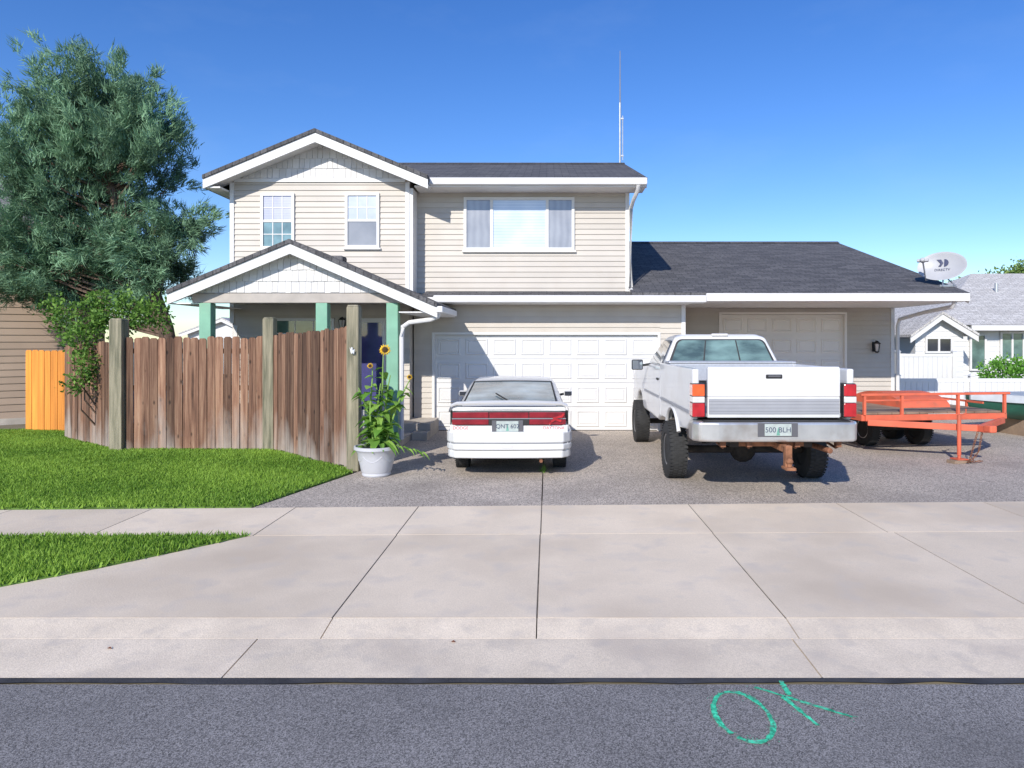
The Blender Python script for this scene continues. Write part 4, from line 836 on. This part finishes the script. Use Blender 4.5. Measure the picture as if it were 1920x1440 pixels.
g=MB(); jx,jy=-.16,-.74; g.tube([(jx,jy,.12),(jx,jy,.76)],.03,10); g.tube([(jx,jy,.05),(jx,jy,.15)],.024,8); g.box(jx-.09,jx+.09,jy-.09,jy+.09,.055,.07); g.tube([(jx,jy,.75),(jx+.12,jy,.78),(jx+.12,jy,.85)],.012,6); g.build('jack',m_orange,tl_)
def links(g,pts):
    for i in range(len(pts)-1):
        p=Vector(pts[i]); q=Vector(pts[i+1]); n=max(2,int((q-p).length/.05))
        for k in range(n):
            c=p.lerp(q,(k+.5)/n); d=(q-p).normalized(); sd=d.cross(Vector((0,0,1)) if abs(d.z)<.9 else Vector((0,1,0))).normalized()
            if k%2: sd=d.cross(sd)
            ring=[c+d*.03*math.cos(t)+sd*.014*math.sin(t) for t in [2*math.pi*j/8 for j in range(9)]]; g.tube(ring,.006,5,False)
g=MB(); links(g,[(.15,-.85,.5),(.05,-.9,.2),(-.05,-.85,.03),(.20,-.8,.03)]); links(g,[(.1,-.82,.5),(-.02,-.8,.06),(-.14,-.9,.03)]); g.build('safety_chain',m_rust,tl_)
for s in (-1,1):
    for y in (1.15,1.88): wheel(tl_,s*.52,y,.31,.19,.17,s)
g=MB(); arcp=[(1.5+.78*math.cos(t),.727+.24*math.sin(t)) for t in [math.pi*k/14 for k in range(15)]]
g.prismx(arcp,-.10,-.07); g.prismx(arcp,.82,.85)
inn=[(1.5+(y-1.5)*.975,.727+(z-.727)*.93) for y,z in arcp]
g.prismx(arcp+inn[::-1],-.07,.82); g.build('fender',m_orange,tl_,smooth=35)
for y in (1.15,1.88): g=MB(); g.bar((-.45,y,.31),(.45,y,.31),.06); g.build('axle',m_under,tl_)
for s in (-1,1): g=MB(); g.bar((s*.38,.8,.48),(s*.38,2.3,.48),.06,.18); g.build('spring_hanger',m_under,tl_)
TR=math.radians(8); tloc=Vector((6.56,11.55,0)); tl_.location=tloc; tl_.rotation_euler=(0,0,TR)
Rt=Matrix.Rotation(TR,3,'Z'); jb=tloc+Rt@Vector((jx,jy,0))
g=MB(); g.obox((jb.x,jb.y,.026),(.34,.16,.05),Matrix.Rotation(.3,3,'Z')); tag(g.build('wood_block',m_deck,bevel=.005),'small wooden block under the orange trailer jack foot','block')
# ---- boat
bt=empty('boat','small dark green boat with grey gunwale behind the trailer at right','boat',(0,0,0))
rings=[];gun=[]
for x,w_,zk,zt in ((0,.05,.62,.86),(.4,.40,.42,.83),(1.0,.66,.33,.80),(2.0,.80,.30,.78),(3.4,.80,.30,.78)):
    rings.append([(x,-w_,zt),(x,-w_*.85,(zk+zt)/2-.05),(x,-w_*.45,zk),(x,w_*.45,zk),(x,w_*.85,(zk+zt)/2-.05),(x,w_,zt)]); gun.append((x,w_,zt))
g=MB(); g.loft(rings,True,True); hl=g.build('hull',m_dkgreen,bt,smooth=40)
g=MB(); g.loft([[(x,-w_-.03,z-.12),(x,-w_-.03,z+.03),(x,w_+.03,z+.03),(x,w_+.03,z-.12)] for x,w_,z in gun]); g.build('gunwale',m_alu,hl)
for x in (1.1,2.6):
    g=MB(); g.box(x-.05,x+.05,-.35,.35,0,.32); g.build('cradle',m_deck,bt)
bt.location=(8.55,13.9,0); bt.rotation_euler=(0,0,math.radians(12))

# ------------------------------------------------------------------ planter and sunflowers
px_,py_=G(706,891); pt_=empty('planter_pot','pale grey urn planter with moulded swags beside the driveway','planter',(px_,py_,0))
g=MB(); g.lathe([(.19,0),(.205,.02),(.20,.05),(.215,.08),(.255,.26),(.275,.34),(.30,.37),(.315,.385),(.315,.425),(.295,.43),(.275,.40),(.26,.36),(.01,.355)],(px_,py_,0),36); g.build('pot',m_pot,pt_,smooth=35)
g=MB()
for k in range(6):
    t0=2*math.pi*k/6; g.tube([(px_+r_*math.cos(t0+2*math.pi/6*u),py_+r_*math.sin(t0+2*math.pi/6*u),z) for u,z,r_ in ((0,.30,.262),(.17,.255,.2505),(.33,.23,.2445),(.5,.22,.2425),(.67,.23,.2445),(.83,.255,.2505),(1,.30,.262))],.008,6)
g.build('swag_moulding',m_pot,pt_,smooth=50)
g=MB(); g.lathe([(.255,.37),(.15,.385),(.01,.39)],(px_,py_,0),24); g.build('soil',m_soil,pt_,smooth=60)
sf=empty('sunflower_plant','tall leafy sunflower plant with yellow blooms growing in the grey urn','plant',(px_,py_,.38))
heads=[((722,656),.085),((694,686),.045),((768,707),.045)]
stems=[]
g=MB()
for (hx,hy),rad in heads+[((735,700),0),((712,715),0)]:
    e=P(hx,hy,9.65); b0=Vector((px_+random.uniform(-.08,.08),py_+random.uniform(-.08,.08),.36)); pts=[b0.lerp(Vector((e.x,e.y,e.z-.03)),u)+Vector((math.sin(u*5+hx)*.03,math.cos(u*4+hy)*.03,0)) for u in [k/7 for k in range(8)]]
    g.tube(pts,[.013]*6+[.009,.007],7); stems.append(pts)
for k in range(10):
    a=random.uniform(0,6.28); b0=Vector((px_,py_,.37)); e=b0+Vector((.34*math.cos(a)+.08,.22*math.sin(a),random.uniform(.15,.95))); pts=[b0.lerp(e,u)+Vector((0,0,.12*math.sin(u*3.1))) for u in [j/5 for j in range(6)]]; g.tube(pts,.007,6); stems.append(pts)
g.build('stem',m_stem,sf,smooth=50)
def bigleaf(V,T,base,dirv,L,Wd,droop):
    d=dirv.normalized(); sd=d.cross(Vector((0,0,1)))
    if sd.length<.05: sd=Vector((1,0,0))
    sd.normalize(); up=sd.cross(d); prof=[(0,.05),(.08,.75),(.25,1),(.5,.8),(.75,.45),(1,.02)]; t=random.uniform(.1,.95); prev=None
    for u,wv in prof:
        c=base+d*L*u-Vector((0,0,1))*droop*u*u*L; l=c+sd*Wd/2*wv+up*.02*wv; r=c-sd*Wd/2*wv+up*.02*wv
        if prev:
            V.append([prev[0],l,c,prev[1]]); V.append([prev[1],c,r,prev[2]]); T.extend([t,t-.08])
        prev=(l,c,r)
V=[];T=[]
for pts in stems:
    for k in range(17 if len(pts)==8 else 9):
        u=random.uniform(.12,.90); i=u*(len(pts)-1); a=int(i); b0=pts[a].lerp(pts[min(a+1,len(pts)-1)],i-a); an_=random.uniform(0,6.28); el=random.uniform(-.45,.4)
        L=random.uniform(.14,.25)*(1.15-.5*u); bigleaf(V,T,b0,Vector((math.cos(an_),math.sin(an_)*.8-.15,el)),L,L*random.uniform(.7,.95),random.uniform(.1,.7))
for k in range(22):
    an_=random.uniform(0,6.28); b0=Vector((px_+.2*math.cos(an_),py_+.2*math.sin(an_),random.uniform(.40,.50))); bigleaf(V,T,b0,Vector((math.cos(an_),math.sin(an_),-.1)),random.uniform(.12,.24),random.uniform(.06,.11),.6)
for k in range(9):
    b0=Vector((px_+.3+.05*k*.9,py_-.1+random.uniform(-.05,.05),.44-.012*k)); bigleaf(V,T,b0,Vector((1,random.uniform(-.6,.6),-.3)),random.uniform(.09,.15),.045,.5)
mesh_np('leaves',np.array([[tuple(p) for p in q] for q in V]),4,np.array(T),m_leafsun,sf)
for (hx,hy),rad in heads:
    c=P(hx,hy,9.60); n=Vector((random.uniform(-.25,.35),-1,random.uniform(-.3,.2))).normalized(); xr2=n.cross(Vector((0,0,1))).normalized(); yr2=xr2.cross(n); g=MB()
    for ring,(nn,ll,of) in enumerate(((15,1.0,.0),(13,.85,.012))):
        for k in range(nn):
            t=2*math.pi*(k+.5*ring)/nn; d=xr2*math.cos(t)+yr2*math.sin(t); s2=n.cross(d); r0=rad*.42; r1=rad*ll*random.uniform(.85,1.1); m_=(r0+r1)/2; b_=c+n*of
            g.add([b_+d*r0,b_+d*m_+s2*rad*.13+n*.006,b_+d*r1-n*.012,b_+d*m_-s2*rad*.13+n*.006],[(0,1,2,3)])
    fl=g.build('flower_head',m_petal,sf,recalc=False)
    g=MB(); Rr=Matrix((xr2,yr2,n)).transposed(); g.lathe([(rad*.5,0),(rad*.48,.014),(rad*.3,.026),(.002,.022)],c,16,Rr); g.build('flower_disc',m_disc,fl,smooth=60)
x,y=G(1018,884); cs=np.array([[x,y,0]]*6)+rng.normal(size=(6,3))*np.array([.02,.08,0]); cs[:,2]=0
V_,n_,t_=leaf_cloud(cs,np.array([[0,0,1.]]*6),np.full(6,.5),12,.09,.008,.5,.01); o=mesh_np('weed',V_,n_,t_,m_rose,origin=(x,y,0)); tag(o,'thin green weed growing in the driveway joint near the coupe','weed')

# ------------------------------------------------------------------ trees
TD=14.4; s_=TD/F
tr_=empty('juniper_tree','large leaning blue-green juniper tree left of the house','tree',(-7.85,TD,0))
trunk=[(-7.8,TD,0),(-7.88,TD,1.2),(-8.06,TD,2.2),(-8.42,TD,3.2),(-8.95,TD,4.4),(-9.4,TD,5.8),(-9.65,TD,7.0),(-9.7,TD,7.6)]
g=MB(); g.tube(trunk,[.20,.17,.155,.14,.12,.09,.06,.02],10); g.build('trunk',m_bark,tr_,smooth=60)
ells=[((165,195),(60,70),1.1,34),((235,190),(45,55),.8,17),((115,240),(60,55),.9,22),((230,290),(90,85),1.2,50),((95,330),(105,85),1.3,52),((292,300),(46,70),.7,22),((170,370),(120,70),1.2,46),((35,300),(48,75),.9,22),
      ((330,425),(48,28),.5,19),((40,450),(100,55),1.0,42),((120,510),(105,45),.9,40),((290,485),(60,38),.6,24),((25,530),(60,40),.7,26),((330,500),(25,20),.4,6),((190,450),(90,45),.9,26),((190,545),(75,28),.6,20),((265,540),(45,22),.5,11)]
cs=[];ds=[];ts=[]; plume_base=[]
for (cx_,cy_),(rx,ry),rd,n in ells:
    c=P(cx_,cy_,TD); p,u,rad=ell_pts((c.x,c.y,c.z),(rx*s_,rd,ry*s_),n,.25)
    ax=nrm(u*.75+np.array([0,0,1.1 if cy_<400 else .3])+rng.normal(size=u.shape)*.22)
    for i in range(len(p)):
        Lp=rng.uniform(.65,1.3)*(1 if cy_<400 else .8); tone=.36+.42*(rad[i]-.55)+.14*u[i,2]-.10*u[i,1]+rng.normal()*.12; plume_base.append(p[i])  # shading painted into tone: outer, upper and near plumes lighter, inner darker
        k=14
        for j in range(k):
            v=(j+rng.uniform(0,1))/k; rr=.21*(1-v)**.8*(.4+v*1.5)+.02
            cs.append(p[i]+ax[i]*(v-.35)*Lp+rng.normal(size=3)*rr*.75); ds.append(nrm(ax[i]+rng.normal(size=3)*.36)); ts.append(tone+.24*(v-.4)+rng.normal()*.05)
cs=np.array(cs); ds=np.array(ds); ts=np.array(ts)
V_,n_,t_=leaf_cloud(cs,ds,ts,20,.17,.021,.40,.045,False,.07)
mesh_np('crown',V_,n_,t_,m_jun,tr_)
g=MB(); tp=[Vector(p) for p in trunk]
idx=rng.choice(len(plume_base),110,False)
for i in idx:
    e=Vector(plume_base[i]); zt=max(2.0,min(7.3,e.z-.5-.25*abs(e.x+9.2)))
    for a,b in zip(tp,tp[1:]):
        if a.z<=zt<=b.z: s0=a.lerp(b,(zt-a.z)/(b.z-a.z)); break
    md=s0.lerp(e,.5)+Vector((0,0,-.12)); g.tube([s0,s0.lerp(md,.5)+Vector((rng.normal()*.06,0,0)),md,e],[.04,.032,.022,.008],5)
g.build('limbs',m_bark,tr_,smooth=60)
def bush(name,lab,cat,els,n,L,W,mat,loc,trunkpts=None,spread=.9,gap=.22):
    e=empty(name,lab,cat,loc); cs=[];ds=[];ts=[]
    for c,r,k in els:
        p,u,rad=ell_pts(c,r,k,.45,gap,3.2); cs.append(p); ds.append(nrm(u+np.array([0,0,.3]))); ts.append(.35+.45*(rad-.7)+.22*u[:,2]+rng.normal(size=len(p))*.14)  # leaf tone carries painted shading: darker inside, lighter outside and on top
    V_,n_,t_=leaf_cloud(np.concatenate(cs),np.concatenate(ds),np.concatenate(ts),n,L,W,spread,L*.9,True); mesh_np('foliage' if trunkpts is None else 'crown',V_,n_,t_,mat,e)
    g=MB()
    if trunkpts: g.tube(trunkpts[0],trunkpts[1],8); g.build('trunk',m_bark,e,smooth=60)
    else:
        for k in range(9):
            c,r,_=els[k%len(els)]; q=Vector(c)+Vector((rng.normal()*r[0]*.4,rng.normal()*r[1]*.4,0)); g.tube([(loc[0]+rng.normal()*.1,loc[1],0),(q.x,q.y,q.z*.6),tuple(q)],[.02,.015,.006],5)
        g.build('stems',m_bark,e)
    return e
rb=[]
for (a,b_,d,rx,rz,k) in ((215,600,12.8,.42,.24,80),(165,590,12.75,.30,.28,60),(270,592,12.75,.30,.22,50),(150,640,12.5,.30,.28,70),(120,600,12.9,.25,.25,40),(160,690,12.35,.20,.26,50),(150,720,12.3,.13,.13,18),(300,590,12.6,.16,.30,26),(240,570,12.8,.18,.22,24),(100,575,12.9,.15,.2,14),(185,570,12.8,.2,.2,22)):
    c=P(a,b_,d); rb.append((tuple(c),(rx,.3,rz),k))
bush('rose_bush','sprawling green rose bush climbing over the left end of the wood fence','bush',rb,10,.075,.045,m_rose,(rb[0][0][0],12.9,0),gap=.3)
h1=P(1900,705,18.8); bush('round_shrub','round bright green clipped shrub behind the low vinyl fence','shrub',[((h1.x-.1,18.8,.75),(.95,.8,.72),520)],14,.07,.05,m_hedge,(h1.x,18.8,0))
t1=P(1712,620,30); bush('leafy_tree','green leafy tree rising between the two houses at right','tree',[((t1.x,30,2.3),(1.0,1,1.4),260),((t1.x+.9,30.5,3.0),(.9,1,1.0),160)],14,.14,.09,m_far,(t1.x,30,0),([(t1.x,30,0),(t1.x,30,2.5)],[.12,.05]))
t2=P(1890,545,44); bush('leafy_tree','distant tree top showing above the pale grey neighbouring roof','tree',[((t2.x-.6,44,5.0),(2.0,1.5,1.3),380),((t2.x+1.8,44,5.7),(1.8,1.5,1.5),380)],12,.22,.13,m_far,(t2.x,44,0),([(t2.x,44,0),(t2.x,44,4)],[.25,.08]))
t3=P(1800,580,46); bush('leafy_tree','distant pale green tree left of the grey neighbouring roof','tree',[((t3.x,46,4.2),(2.6,1.5,1.6),480)],12,.22,.13,m_far,(t3.x,46,0),([(t3.x,46,0),(t3.x,46,3)],[.25,.08]))
